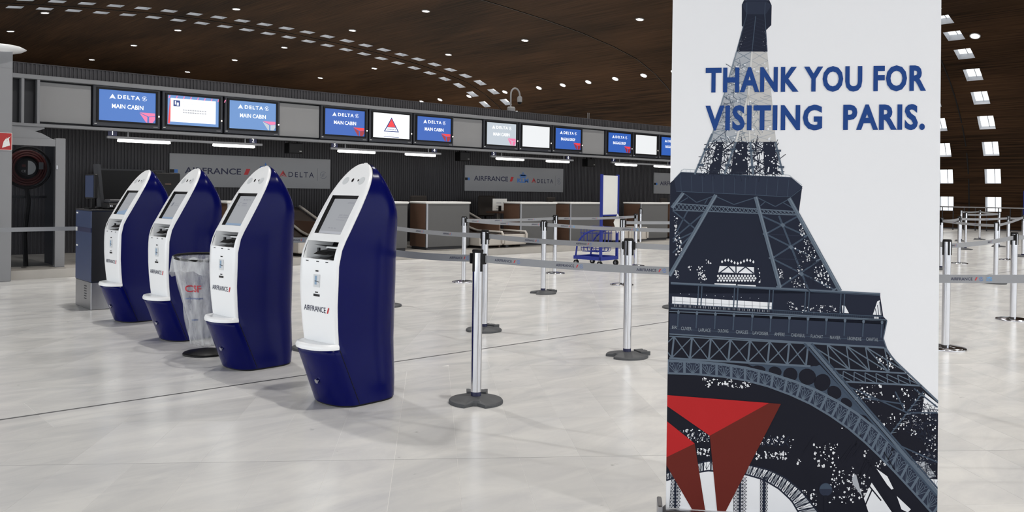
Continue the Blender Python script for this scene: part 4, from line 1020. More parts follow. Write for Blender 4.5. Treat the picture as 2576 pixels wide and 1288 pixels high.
# equipment on the cabinet
o = thing('desk_monitor', 'thin upright monitor seen edge-on, on the dark blue cabinet', 'monitor', (CBX + 0.09, CBY + 0.34, 1.12))
w = MB(); w.box(-0.02, 0.02, -0.17, 0.17, 0.12, 0.40, M_black, 0.008); w.build('case', o); w = MB(); w.box(-0.05, 0.07, -0.09, 0.09, 0, 0.015, M_black); w.box(0.0, 0.03, -0.03, 0.03, 0.015, 0.2, M_black); w.build('stand', o)
w = MB(); w.box(-0.024, -0.02, -0.155, 0.155, 0.135, 0.385, M_cab); w.build('screen', o)
o = thing('passport_scanner', 'grey and black document scanner on top of the dark blue cabinet', 'scanner', (CBX + 0.29, CBY + 0.16, 1.12))
w = MB(); w.box(-0.11, 0.11, -0.12, 0.12, 0, 0.07, M_black, 0.015); w.build('body', o); w = MB(); w.box(-0.09, 0.09, -0.10, 0.10, 0.07, 0.115, M_dark, 0.012); w.build('lid', o)
for x in (-0.07, 0.0, 0.07): w = MB(); w.lathe((x, -0.11, 0.04), [(0.02, -0.012), (0.024, 0.0), (0.02, 0.012)], M_steel, 10); w.build('knob', o)
o = thing('tilted_monitor', 'tall dark monitor leaning back behind the dark blue cabinet', 'monitor', (CBX + 0.22, CBY + 0.50, 1.12))
w = MB(); w.loft([[(-0.018 + q, -0.08, z), (0.018 + q, -0.08, z), (0.018 + q, 0.08, z), (-0.018 + q, 0.08, z)] for z, q in ((0.02, 0.02), (0.52, -0.03))], M_dark); w.build('case', o); w = MB(); w.box(-0.06, 0.09, -0.09, 0.09, 0, 0.02, M_black); w.build('foot', o)

# ------------------------------------------------------------------ refuse bag stand
P = fl(519, 889); BX, BY = P.x, P.y
def plastic():
    m = bpy.data.materials.new('clear_polythene'); m.use_nodes = True; nt = m.node_tree; L = nt.links.new; N = nt.nodes.new
    b = nt.nodes['Principled BSDF']; b.inputs['Base Color'].default_value = rgb(228, 230, 232); b.inputs['Roughness'].default_value = 0.22
    tc = N('ShaderNodeTexCoord'); no = N('ShaderNodeTexNoise'); no.inputs['Scale'].default_value = 7; no.inputs['Detail'].default_value = 4
    mp = N('ShaderNodeMapping'); mp.inputs['Scale'].default_value = (2, 2, 0.5); L(tc.outputs['Object'], mp.inputs[0]); L(mp.outputs[0], no.inputs['Vector'])
    bp = N('ShaderNodeBump'); bp.inputs['Strength'].default_value = 0.8; bp.inputs['Distance'].default_value = 0.04; L(no.outputs['Fac'], bp.inputs['Height']); L(bp.outputs[0], b.inputs['Normal'])
    tr = N('ShaderNodeBsdfTransparent'); mx = N('ShaderNodeMixShader')
    mr = N('ShaderNodeMapRange'); mr.inputs['From Min'].default_value = 0.3; mr.inputs['From Max'].default_value = 0.7; mr.inputs['To Min'].default_value = 0.10; mr.inputs['To Max'].default_value = 0.62
    L(no.outputs['Fac'], mr.inputs['Value']); L(mr.outputs[0], mx.inputs[0]); L(tr.outputs[0], mx.inputs[1]); L(b.outputs[0], mx.inputs[2])
    L(mx.outputs[0], nt.nodes['Material Output'].inputs['Surface'])
    return m
M_poly = plastic()
o = thing('refuse_bag_stand', 'clear plastic refuse bag on a black ring stand between the kiosks', 'bag stand', (BX, BY, 0))
w = MB(); w.lathe((0, 0, 0), [(0.185, 0.0), (0.188, 0.008), (0.18, 0.016), (0.10, 0.03), (0.04, 0.042), (0.02, 0.044)], M_black, 36); w.build('base', o)
w = MB(); w.tube([(0.17, 0, 0.04), (0.17, 0, 0.80)], 0.012, M_black, 8); w.build('pole', o)
RX, RYY, RZz = -0.02, 0.0, 0.805
w = MB(); w.tube([(RX + 0.245 * math.cos(a), RYY + 0.245 * math.sin(a), RZz + 0.015 * math.sin(a)) for a in [2 * PI * k / 28 for k in range(28)]], 0.011, M_black, 8, closed=True); w.build('ring', o)
def bag_r(z, a):
    f = (z - 0.09) / 0.72
    base = 0.12 + 0.115 * min(1, f * 1.15)
    return base * (1 + 0.05 * math.sin(5 * a + 6 * f) + 0.035 * math.sin(11 * a - 9 * f) + 0.03 * math.sin(17 * a + 4 * f))
w = MB(); rr = []
for i in range(19):
    z = 0.09 + 0.715 * i / 18
    rr.append([((RX * (i / 18)) + bag_r(z, a) * math.cos(a), bag_r(z, a) * math.sin(a), z) for a in [2 * PI * k / 60 for k in range(60)]])
rr.insert(0, [(p[0] * 0.55, p[1] * 0.5, 0.065) for p in rr[0]])
w.loft(rr, M_poly, False, True, True); w.add(rr[0], [tuple(range(60))], M_poly); bag = w.build('bag', o)
w = MB(); rr = []
for i in range(8):
    f = i / 7; z = 0.835 - 0.02 * (1 - f) - 0.16 * f
    rr.append([(RX + (0.254 + 0.016 * math.sin(3 * a + 1) * f + 0.012 * math.sin(9 * a) * (0.4 + f) + 0.016 * f) * math.cos(a), (0.254 + 0.012 * math.sin(7 * a + 2) * (0.4 + f) + 0.016 * f) * math.sin(a), z + 0.035 * f * math.sin(2 * a + 0.6) + 0.008 * math.sin(13 * a)) for a in [2 * PI * k / 60 for k in range(60)]])
w.loft(rr, M_poly, False, True, True); w.build('folded_rim', o)
w = MB()
def on_bag(u, z, e=0.006):
    a = PI + 0.35 + 0.0 + u / 0.2; r = bag_r(z, a) + e; i = (z - 0.09) / 0.715
    return (RX * i + r * math.cos(a), r * math.sin(a), z)


M_redmark = mat('red_print', rgb(196, 60, 70), 0.5); M_bluemark = mat('blue_print', rgb(70, 96, 150), 0.5)
for body, m_, z0, h_, u0, nm in (('CSF', M_redmark, 0.535, 0.055, 0.015, 'red_print'), ('environnement', M_bluemark, 0.475, 0.017, 0.0, 'blue_print'), ('recyclable', M_bluemark, 0.30, 0.013, 0.02, 'blue_print')):
    v_, f_, tw, th_ = text_geo(body, 0.015, 1.0); k_ = h_ / th_
    w = MB(); w.add([on_bag(u0 + v[0] * k_, z0 + v[1] * k_) for v in v_], f_, m_); w.build(nm, bag)

# ------------------------------------------------------------------ blue sign trolley
def trolley(loc, rz, label):
    o = thing('sign_trolley', label, 'trolley', loc, rz, 'blue sign trolleys')
    HW, DP_ = 0.265, 0.62            # local: X width, Y depth (basket towards -X / front -Y)
    for sx in (-1, 1):
        w = MB(); w.box(sx * HW - 0.022, sx * HW + 0.022, -0.02, 0.02, 0.12, 1.74, M_blueframe); w.build('upright', o)
    w = MB(); w.box(-HW + 0.022, HW - 0.022, -0.012, 0.012, 0.98, 1.72, M_paper); w.build('panel', o)
    w = MB(); w.box(-HW + 0.022, HW - 0.022, -0.03, 0.0, 1.475, 1.50, M_steel, 0.004); w.build('clamp_bar', o)
    w = MB(); w.box(-HW, HW, -0.018, 0.018, 0.955, 0.98, M_blueframe); w.build('crossbar', o)
    w = MB()
    w.box(-HW - 0.022, HW + 0.022, -0.62, -0.575, 0.12, 0.185, M_blueframe); w.box(-HW - 0.022, HW + 0.022, -0.02, 0.022, 0.12, 0.185, M_blueframe)
    w.box(-HW - 0.022, -HW + 0.022, -0.60, 0.0, 0.12, 0.185, M_blueframe); w.box(HW - 0.022, HW + 0.022, -0.60, 0.0, 0.12, 0.185, M_blueframe)
    w.box(-HW, HW, -0.60, 0.0, 0.125, 0.14, M_blueframe); w.build('platform', o)
    for sx in (-1, 1):
        w = MB(); w.tube([(sx * (HW - 0.02), -0.60, 0.18)] + [(sx * (HW - 0.02), -0.58 + 0.56 * (1 - math.cos(a)), 0.30 + 0.40 * math.sin(a)) for a in [PI / 2 * k / 8 for k in range(9)]], 0.017, M_blueframe, 8); w.build('curved_arm', o)
    # wire basket
    def wire(pts, nm='basket_wire'):
        w = MB(); w.tube(pts, 0.006, M_blueframe, 6); w.build(nm, o)
    for z, e in ((0.62, 0.0), (0.74, 0.0), (0.34, 0.02)):
        a = HW - 0.05 - e; wire([(-a, -0.52 + e, z), (a, -0.52 + e, z), (a, -0.08 - e, z), (-a, -0.08 - e, z), (-a, -0.52 + e, z)], 'basket_ring')
    for k in range(5):
        x = -0.19 + k * 0.095; wire([(x, -0.52, 0.74), (x, -0.51, 0.30), (x, -0.48, 0.27), (x, -0.12, 0.27), (x, -0.09, 0.30), (x, -0.08, 0.74)])
    for k in range(4):
        y = -0.45 + k * 0.1; wire([(-0.215, y, 0.62), (-0.205, y, 0.30), (-0.18, y, 0.27), (0.18, y, 0.27), (0.205, y, 0.30), (0.215, y, 0.62)])
    for x, y in ((-HW, -0.57), (HW, -0.57), (-HW, -0.02), (HW, -0.02)):
        w = MB(); n = 14
        w.loft([[(x + dx, y + 0.055 * math.cos(2 * PI * k / n), 0.055 + 0.055 * math.sin(2 * PI * k / n)) for k in range(n)] for dx in (-0.016, 0.016)], M_black, True, True, False)
        wh = w.build('castor', o)
        w = MB(); w.loft([[(x + dx, y + 0.026 * math.cos(2 * PI * k / n), 0.055 + 0.026 * math.sin(2 * PI * k / n)) for k in range(n)] for dx in (-0.02, 0.02)], M_steel, True, True, False); w.build('hub', wh)
        w = MB(); w.box(x - 0.024, x + 0.024, y - 0.02, y + 0.02, 0.10, 0.125, M_steel); w.build('fork', wh)
    return o
tr = trolley((12.12, 10.76, 0), PI + 0.12, 'blue wheeled sign trolley with a blank white panel and wire basket')
w = MB(); w.prism([(-0.42, 0.78), (-0.235, 1.0), (-0.10, 0.83), (-0.22, 0.62)], (0, 0.03, 0), (1, 0, 0), (0, 0, 1), 0.004, M_paper); w.build('loose_sheet', tr)
P = fl(2590, 583)
trolley((P.x, P.y, 0), -0.7, 'blue framed sign trolley at the right edge by the balustrade')

# ------------------------------------------------------------------ balustrade in front of the far side
o = thing('balustrade', 'thin metal balustrade along the far side right of the banner', 'balustrade', (39.0, 16, 0))
y0, y1 = -8.0, 10.0
w = MB(); w.tube([(0, y0, 1.0), (0, y1, 1.0)], 0.03, M_steel, 6); w.build('handrail', o)
w = MB(); w.box(-0.02, 0.02, y0, y1, 0.06, 0.10, M_dark); w.build('bottom_rail', o)
k = 0
while y0 + k * 0.45 < y1 + 0.01:
    w = MB(); w.box(-0.015, 0.015, y0 + k * 0.45 - 0.015, y0 + k * 0.45 + 0.015, 0, 1.0, M_dark); w.build('baluster', o); k += 1

# ------------------------------------------------------------------ left pillar with fire sign and uplight disc
P = fl(28, 708); CXX, CYY = P.x, P.y
o = thing('pillar', 'tall grey metal pillar at the left edge with a red fire sign', 'pillar', (CXX - 0.30, CYY, 0))
ZT = atY(10, 118, CYY).z
w = MB(); w.box(-0.45, 0.30, 0.0, 0.5, 0, 3.05, M_alu, 0.01); w.build('casing', o)
w = MB(); w.cyl((0.05, 0.2), 0.20, 2.2, ZT - 0.15, M_alu, 24); w.build('round_shaft', o)
w = MB(); w.box(0.0, 0.30, 0.02, 0.45, 3.05, ZT - 0.05, M_alu); w.build('upper_casing', o)
w = MB(); w.lathe((0.15, 0.2, ZT), [(0.05, -0.10), (0.30, -0.035), (0.36, 0.0), (0.30, 0.03), (0.05, 0.05)], M_white, 32); w.build('uplight_disc', o)
zc = atY(15, 356, CYY).z; s_ = 0.125
w = MB(); w.box(-0.22, 0.295, -0.008, 0.0, zc - s_, zc + s_, mat('red_sign', rgb(170, 36, 34), 0.45)); fs_o = w.build('fire_sign', o)
org = (0, -0.008, zc); w = MB()
for a, b, c, d in ((-0.22, 0.295, -0.125, -0.119), (-0.22, 0.295, 0.119, 0.125), (0.289, 0.295, -0.125, 0.125)): w.flat([(a, c), (b, c), (b, d), (a, d)], org, EX, EZ, 0.001, M_paper)
w.flat([(0.0, -0.09), (0.085, -0.09), (0.085, 0.05), (0.0, 0.05)], org, EX, EZ, 0.001, M_paper); w.flat([(0.02, 0.05), (0.075, 0.05), (0.06, 0.10), (0.03, 0.10)], org, EX, EZ, 0.001, M_paper)
w.flat([(0.0, 0.0), (0.085, 0.0), (0.085, 0.018), (0.0, 0.018)], org, EX, EZ, 0.002, mat('red_sign', rgb(170, 36, 34)))
for k in range(3):
    q = 0.17 + k * 0.025; w.flat([(q, -0.09 + k * .01), (q + 0.05, -0.075 + k * .01), (q + 0.035, -0.02 + k * .03), (q + 0.06, 0.06 + k * .01), (q + 0.02, 0.0 + k * .02)], org, EX, EZ, 0.001 + k * .0004, M_paper)
w.build('pictogram', fs_o)
w = MB(); w.box(-0.12, 0.09, -0.05, 0.0, atY(10, 578, CYY).z - 0.02, atY(10, 538, CYY).z, M_black, 0.01); w.build('black_box', o)

# glass booth with the red fire-hose reel
P = fl(150, 672, SZ); FX, FYY = P.x, P.y
o = thing('hose_booth', 'grey framed glass booth with a red fire-hose reel, left of the cabinet', 'booth', (FX, FYY, SZ))
ht = atY(150, 348, FYY).z - SZ
w = MB(); w.box(-0.07, 0.07, 0, 0.12, 0, ht, M_alu, 0.006); w.build('post', o)
w = MB(); w.box(-1.25, -1.11, 0, 0.12, 0, ht, M_alu, 0.006); w.build('post', o)
w = MB(); w.box(-1.11, -0.07, 0.0, 0.12, ht - 0.13, ht - 0.02, M_alu, 0.006); w.build('lintel', o)
arcp = [(-1.2, ht - 0.02)] + [(-0.62 + 0.75 * math.cos(a), ht - 0.02 + 0.20 * math.sin(a)) for a in [PI - PI * k / 12 for k in range(13)]]
w = MB(); w.prism([(-1.25, ht - 0.02), (-0.10, ht - 0.02), (-0.25, ht + 0.06), (-0.45, ht + 0.12), (-0.70, ht + 0.155), (-1.0, ht + 0.17), (-1.25, ht + 0.175)], (0, 0.06, 0), (1, 0, 0), (0, 0, 1), 0.04, M_alu); w.build('arched_panel', o)
for z in (1.05, 1.55): w = MB(); w.box(-0.9, -0.07, 0.5, 0.53, z, z + 0.04, M_dark); w.build('shelf_rail', o)
w = MB(); w.box(0.02, 0.06, 0.12, 1.0, 0, ht - 0.1, M_dark); w.build('side_frame', o)
w = MB(); w.box(-0.06, -0.04, -0.01, 0, 1.5, 1.56, M_steel); w.build('latch', o)
M_hose = mat('dark_red_hose', rgb(96, 28, 24), 0.5, vary=0.2, scale=30)
zc = atY(68, 422, FYY + 0.4).z - SZ; xc = atY(68, 422, FYY + 0.4).x - FX
def ringx(mb, r, rr, y, m): mb.tube([(xc + r * math.cos(2 * PI * k / 36), y, zc + r * math.sin(2 * PI * k / 36)) for k in range(36)], rr, m, 8, closed=True)
reel = MB(); ringx(reel, 0.315, 0.018, 0.36, M_black); ringx(reel, 0.12, 0.02, 0.36, M_black)
reel.loft([[(xc + 0.30 * math.cos(2 * PI * k / 32), y, zc + 0.30 * math.sin(2 * PI * k / 32)) for k in range(32)] for y in (0.50, 0.49)], M_black); rl = reel.build('hose_reel', o)
w = MB()
for y in (0.385, 0.42, 0.455):
    for r in (0.19, 0.225, 0.26): ringx(w, r, 0.018, y, M_hose)
w.build('hose', rl)
w = MB(); w.flat(ellipse(xc, zc, 0.115, 0.115, 24), (0, 0.345, 0), EX, EZ, 0.0, M_black); w.flat(ellipse(xc, zc, 0.11, 0.11, 12, -PI / 2, PI / 2), (0, 0.345, 0), EX, EZ, 0.001, M_paper)
w.text('CE', (xc - 0.085, 0.345, zc - 0.07), EX, EZ, 0.001, M_paper, 0, 0, h=0.035)
w.flat([(xc - .08, zc + .01), (xc - .03, zc + .01), (xc - .03, zc + .05), (xc - .08, zc + .05)], (0, 0.345, 0), EX, EZ, 0.001, M_hose); w.build('reel_plate', rl)
w = MB(); w.box(xc + 0.15, xc + 0.21, 0.33, 0.345, zc - 0.02, zc + 0.09, M_alu); w.build('tag', rl)
w = MB(); w.tube([(xc, 0.42, zc - 0.3), (xc + 0.03, 0.42, 1.0), (xc - 0.02, 0.42, 0.5), (xc, 0.42, 0.0)], 0.035, M_black, 8); w.build('reel_stand', o)
g = bpy.data.materials.new('clear_glass'); g.use_nodes = True; nt = g.node_tree; b_ = nt.nodes['Principled BSDF']; b_.inputs['Base Color'].default_value = (0.02, 0.02, 0.025, 1); b_.inputs['Roughness'].default_value = 0.03
t_ = nt.nodes.new('ShaderNodeBsdfTransparent'); mx = nt.nodes.new('ShaderNodeMixShader'); t_.inputs[0].default_value = (0.75, 0.76, 0.78, 1)
fr_ = nt.nodes.new('ShaderNodeFresnel'); fr_.inputs[0].default_value = 1.45
nt.links.new(fr_.outputs[0], mx.inputs[0]); nt.links.new(t_.outputs[0], mx.inputs[1]); nt.links.new(b_.outputs[0], mx.inputs[2]); nt.links.new(mx.outputs[0], nt.nodes['Material Output'].inputs['Surface'])
w = MB(); w.box(-1.11, -0.07, 0.05, 0.06, 0.03, ht - 0.13, g); w.build('glass_pane', o)

# ------------------------------------------------------------------ roll-up banner with the printed tower
A_ = fl(1674, 1322); B_ = fl(2357, 1366)
A2 = Vector((A_.x, A_.y, 0)); BXv = Vector((B_.x - A_.x, B_.y - A_.y, 0)).normalized(); BW = (Vector((B_.x, B_.y, 0)) - A2).length
BN = BXv.cross(Vector((0, 0, 1)))                  # towards the camera
LEAN = math.radians(1.6)
EYv = Vector((0, 0, 1)) * math.cos(LEAN) - BN * math.sin(LEAN); BNT = BXv.cross(EYv)
def bp(x, y):
    d = ray(x, y); k = (A2 - CAM).dot(BNT) / d.dot(BNT); q = CAM + d * k - A2
    return (q.dot(BXv), q.dot(EYv))
rzb = math.atan2(BXv.y, BXv.x)
o = thing('roll_up_banner', 'large white roll-up banner with a tower photograph and THANK YOU FOR VISITING PARIS', 'banner', (A2.x, A2.y, 0), rzb)
M_cloth = mat('banner_cloth', rgb(241, 241, 243), 0.5, vary=0.006, scale=1.0, spec=0.2)
zlo, zhi = bp(1700, 1276)[1], 2.36
w = MB(); w.box(0, BW, 0.0, 0.0012, zlo - 0.02, zhi, M_cloth); sheet = w.build('sheet', o); sheet.rotation_euler = (-LEAN, 0, 0)
w = MB(); w.box(-0.02, BW + 0.02, -0.05, 0.055, 0.015, 0.075, M_steel, 0.02); w.build('cassette', o)
for xx in (-0.03, BW + 0.02): w = MB(); w.box(xx - 0.005, xx + 0.015, -0.055, 0.06, 0.01, 0.10, M_steel, 0.004); w.build('end_cap', o)
for xx in (0.12, BW - 0.12): w = MB(); w.box(xx - 0.03, xx + 0.03, -0.16, 0.16, 0, 0.015, M_black); w.build('foot', o)
w = MB(); w.tube([(BW / 2, 0.035, 0.07), (BW / 2, 0.035, zhi)], 0.01, M_steel, 8); w.build('pole', o).rotation_euler = (-LEAN, 0, 0)
w = MB(); w.box(0, BW, -0.004, 0.012, zhi, zhi + 0.02, M_steel); w.build('top_clamp', o).rotation_euler = (-LEAN, 0, 0)
w = MB(); w.tube([(0.0, -0.006, zlo - 0.02), (BW, -0.006, zlo - 0.02)], 0.018, M_cloth, 10); w.build('bottom_roll', o)

def ink(n, r, g_, b): return mat('print_' + n, rgb(r, g_, b), 0.6, vary=0.03, scale=9, spec=0.06)
I_dk = ink('ink_dark', 40, 44, 58); I_bk = ink('ink_black', 33, 34, 43); I_sl = ink('ink_slate', 50, 56, 72); I_gd = ink('ink_girder', 98, 110, 124); I_gm = ink('ink_girder_mid', 70, 82, 98)
I_wh = ink('ink_white', 238, 239, 242); I_lt = ink('ink_light', 128, 140, 152); I_red = ink('ink_red', 182, 44, 46); I_dr = ink('ink_dark_red', 106, 44, 38); I_tx = ink('ink_text_blue', 42, 74, 138)
I_f1 = ink('ink_faded', 176, 180, 186); I_f2 = ink('ink_faded_warm', 202, 200, 197); I_f3 = ink('ink_faded_line', 214, 213, 210); I_nm = ink('ink_name', 150, 158, 166)
LAY = [0.0004]
class Art:
    def __init__(s): s.mb = MB()
    def poly(s, pts, m, off):
        q = [bp(x, y) for x, y in pts]
        for c_ in ((-1, 0, 0), (1, 0, BW), (0, -1, -(zlo - 0.018)), (0, 1, zhi)):
            if len(q) >= 3: q = clip(q, *c_)
        if len(q) < 3: return
        n = len(q); ar = sum(q[i][0] * q[(i + 1) % n][1] - q[(i + 1) % n][0] * q[i][1] for i in range(n))
        if abs(ar) < 1e-9: return
        if ar < 0: q = q[::-1]
        s.mb.add([(x, -off, z) for x, z in q], [tuple(range(n))], m)
    def line(s, a, b, w_, m, off, w2=None):
        dx, dy = b[0] - a[0], b[1] - a[1]; L_ = math.hypot(dx, dy)
        if L_ < 1e-6: return
        px, py = -dy / L_ / 2, dx / L_ / 2; w2 = w_ if w2 is None else w2
        s.poly([(a[0] + px * w_, a[1] + py * w_), (b[0] + px * w2, b[1] + py * w2), (b[0] - px * w2, b[1] - py * w2), (a[0] - px * w_, a[1] - py * w_)], m, off)
    def path(s, pts, w_, m, off):
        for a, b in zip(pts, pts[1:]): s.line(a, b, w_, m, off)
    def build(s, name):
        if s.mb.v: return s.mb.build(name, sheet)
def c1(x, y): return (1660 + x / 2.927, y / 2.927)
def c2(x, y): return (1660 + x / 2.927, 400 + y / 2.927)
def c3(x, y): return (1660 + x / 2.535, 780 + y / 2.535)
def P1(*a): return [c1(*p) for p in a]
def P2(*a): return [c2(*p) for p in a]
def P3(*a): return [c3(*p) for p in a]
def mixp(a, b, t): return (a[0] + (b[0] - a[0]) * t, a[1] + (b[1] - a[1]) * t)
L0, L1, L2, L3, L4, L5, L6, L7 = [0.0005 + 0.0003 * k for k in range(8)]
rnd = random.Random(11)
def speck(art, quad, n, s0, s1, m, off):
    """ragged light chinks between dark ironwork, inside a quad a b c d"""
    a, b, c_, d = quad
    for _ in range(n):
        u, v = rnd.random(), rnd.random(); p = mixp(mixp(a, b, u), mixp(d, c_, u), v)
        r = rnd.uniform(s0, s1) * 0.85; k = rnd.choice((3, 4, 4, 5)); a0 = rnd.random() * 6.3; el = rnd.uniform(0.5, 1.6)
        art.poly([(p[0] + r * math.cos(a0 + 2 * PI * i / k), p[1] + r * el * math.sin(a0 + 2 * PI * i / k)) for i in range(k)], m, off)
def lattice(art, quad, nx, ny, w_, m, off, diag=True, frame=True):
    a, b, c_, d = quad
    def g_(u, v): return mixp(mixp(a, b, u), mixp(d, c_, u), v)
    for i in range(nx):
        for j in range(ny):
            p00, p10, p11, p01 = g_(i / nx, j / ny), g_((i + 1) / nx, j / ny), g_((i + 1) / nx, (j + 1) / ny), g_(i / nx, (j + 1) / ny)
            art.line(p00, p11, w_, m, off); art.line(p10, p01, w_, m, off + 0.00004)
            if frame: art.line(p00, p01, w_, m, off + 0.00008); art.line(p00, p10, w_, m, off + 0.00012)
def web(art, quad, n, w_, m, off):
    """random thin struts"""
    a, b, c_, d = quad
    for k in range(n):
        u, v = rnd.random(), rnd.random(); p = mixp(mixp(a, b, u), mixp(d, c_, u), v)
        ang = rnd.choice((0.5, -0.5, 1.2, -1.2, 0.1, 1.5)) + rnd.uniform(-.25, .25); l = rnd.uniform(4, 20)
        art.line((p[0] - l * math.cos(ang), p[1] - l * math.sin(ang)), (p[0] + l * math.cos(ang), p[1] + l * math.sin(ang)), w_ * rnd.uniform(.6, 1.3), m, off + 0.0000005 * k)

# --- spire
A = Art()
A.poly(P1((620, 0), (805, 0), (823, 40), (820, 185), (783, 222), (778, 226), (790, 380), (565, 380), (612, 200), (603, 190), (603, 35)), I_dk, L0)
A.poly(P1((622, 0), (803, 0), (803, 8), (622, 8)), I_sl, L1)
A.poly(P1((603, 35), (640, 12), (785, 12), (823, 40), (780, 105), (640, 105)), I_sl, L1)
for a, b, w_ in (((640, 100), (565, 380), 2.2), ((705, 120), (678, 380), 2.2), ((772, 105), (790, 380), 2.0), ((640, 20), (640, 100), 1.4), ((775, 20), (772, 105), 1.4), ((612, 195), (640, 100), 1.2)): A.line(c1(*a), c1(*b), w_, I_gm, L2)
for k in range(9):
    y = 130 + k * 28; A.line(c1(625 - (k * 6), y + 30), c1(700 - k * 3, y), 0.8, I_sl, L1); A.line(c1(700 - k * 3, y), c1(778, y + 30), 0.8, I_sl, L1)
speck(A, (c1(600, 260), c1(640, 260), c1(600, 376), c1(572, 376)), 14, 0.4, 1.3, I_f1, L3); speck(A, (c1(750, 230), c1(785, 230), c1(788, 376), c1(750, 376)), 14, 0.4, 1.4, I_f1, L3)
A.poly(P1((640, 2), (785, 2), (760, -60), (668, -60)), I_dk, L0); A.poly(P1((690, -60), (738, -60), (722, -330), (712, -330)), I_dk, L0)
A.build('tower_spire')
# --- faded middle part behind the words
A = Art()
A.poly(P1((565, 380), (790, 380), (822, 700), (855, 1045), (365, 1045), (390, 960), (480, 690)), I_f2, L0)
A.poly(P1((565, 380), (678, 380), (640, 700), (560, 1045), (365, 1045), (390, 960), (480, 690)), I_f1, L1)
for k in range(10):
    t0, t1 = k / 10, (k + 1) / 10
    l0, l1 = mixp((565, 380), (375, 1045), t0), mixp((565, 380), (375, 1045), t1); m0, m1 = mixp((678, 380), (625, 1045), t0), mixp((678, 380), (625, 1045), t1)
    A.line(c1(*l0), c1(*m1), 1.6, I_lt, L2); A.line(c1(*m0), c1(*l1), 1.6, I_lt, L2)
    r0, r1 = mixp((790, 380), (850, 1045), t0), mixp((790, 380), (850, 1045), t1)
    A.line(c1(*m0), c1(*r1), 1.4, I_f1, L2); A.line(c1(*r0), c1(*m1), 1.4, I_f1, L2)
web(A, (c1(545, 460), c1(600, 460), c1(500, 1040), c1(400, 1040)), 46, 1.1, I_gm, L2); web(A, (c1(600, 700), c1(790, 700), c1(820, 1040), c1(560, 1040)), 26, 1.0, I_lt, L2)
speck(A, (c1(560, 420), c1(640, 420), c1(560, 1040), c1(430, 1040)), 60, 0.8, 3.0, I_wh, L3); speck(A, (c1(650, 420), c1(780, 420), c1(820, 1030), c1(640, 1030)), 34, 0.8, 4.0, I_wh, L3)
A.line(c1(565, 380), c1(372, 1045), 3.0, I_lt, L4); A.line(c1(678, 380), c1(652, 700), 4.0, I_f3, L4); A.line(c1(652, 700), c1(560, 1045), 5.0, I_f3, L4); A.line(c1(648, 700), c1(663, 1045), 4.0, I_f3, L4)
A.build('tower_faded_part')
# --- upper shaft between band and second platform
A = Art()
quad = (c1(372, 1045), c1(855, 1045), c1(905, 1285), c1(262, 1285))
A.poly([quad[0], quad[1], quad[2], quad[3]], I_wh, L0)
web(A, quad, 330, 1.6, I_dk, L1)
A.poly(P1((555, 1045), (640, 1045), (650, 1285), (520, 1285)), I_dk, L2); A.poly(P1((760, 1045), (842, 1045), (870, 1285), (770, 1285)), I_dk, L2); A.poly(P1((420, 1045), (470, 1045), (440, 1285), (360, 1285)), I_dk, L2)
lattice(A, (c1(430, 1045), c1(660, 1045), c1(685, 1285), c1(330, 1285)), 2, 2, 2.6, I_dk, L3, frame=False); lattice(A, (c1(665, 1045), c1(850, 1045), c1(900, 1285), c1(690, 1285)), 1, 2, 3.0, I_dk, L3, frame=False)
speck(A, quad, 90, 0.8, 4.0, I_wh, L4)
for a, b, w_, m in (((385, 985), (255, 1285), 4.5, I_gd), ((560, 1045), (475, 1285), 5.0, I_gd), ((665, 1045), (685, 1285), 5.5, I_gd), ((850, 1045), (906, 1285), 4.5, I_gd)): A.line(c1(*a), c1(*b), w_, m, L5)
for x, y in ((345, 1100), (300, 1215), (540, 1100), (500, 1215), (668, 1110), (680, 1230), (870, 1110), (893, 1230)): A.line(c1(x - 22, y), c1(x + 22, y), 5, I_gm, L6)
A.build('tower_upper_shaft')
# --- the big dark silhouette below
A = Art()
A.poly(P2((60, 190), (105, 150), (155, 98), (560, 112), (965, 138), (1048, 205), (1022, 400), (1170, 680), (1325, 970), (1325, 990), (60, 990)), I_dk, L0)
A.poly(P2((60, 910), (900, 950), (1622, 988), (1622, 1012), (1645, 1160), (1670, 1185), (1660, 1230), (1640, 1300), (60, 1300)), I_dk, L0)
A.poly([c3(40, 0), c3(1435, 70), c3(1448, 62), c3(1440, 110), c3(1425, 180), c3(1445, 245), c3(1500, 330), c3(1590, 425), c3(1790, 590), c3(1790, 1300), c3(40, 1300)], I_bk, L0)
A.build('tower_silhouette')
# --- second platform
A = Art()
A.poly(P2((105, 155), (155, 103), (960, 140), (1046, 207), (965, 275), (120, 238)), I_sl, L1)
A.path(P2((105, 150), (155, 98), (965, 136), (1048, 205)), 1.8, I_gm, L2)
A.path(P2((120, 238), (560, 258), (965, 280), (1048, 215)), 1.6, I_gm, L2)
for k in range(11): A.line(c2(150 + k * 80, 118 + k * 3.4), c2(158 + k * 78, 240 + k * 3.8), 0.9, I_gm, L2)
A.path(P2((150, 92), (175, 75), (560, 95), (950, 118), (1045, 190)), 0.7, I_lt, L2)
for k in range(26): x = 160 + k * 32; A.line(c2(x, 78 + k * 1.7), c2(x, 100 + k * 1.6), 0.5, I_lt, L2)
A.build('second_platform')
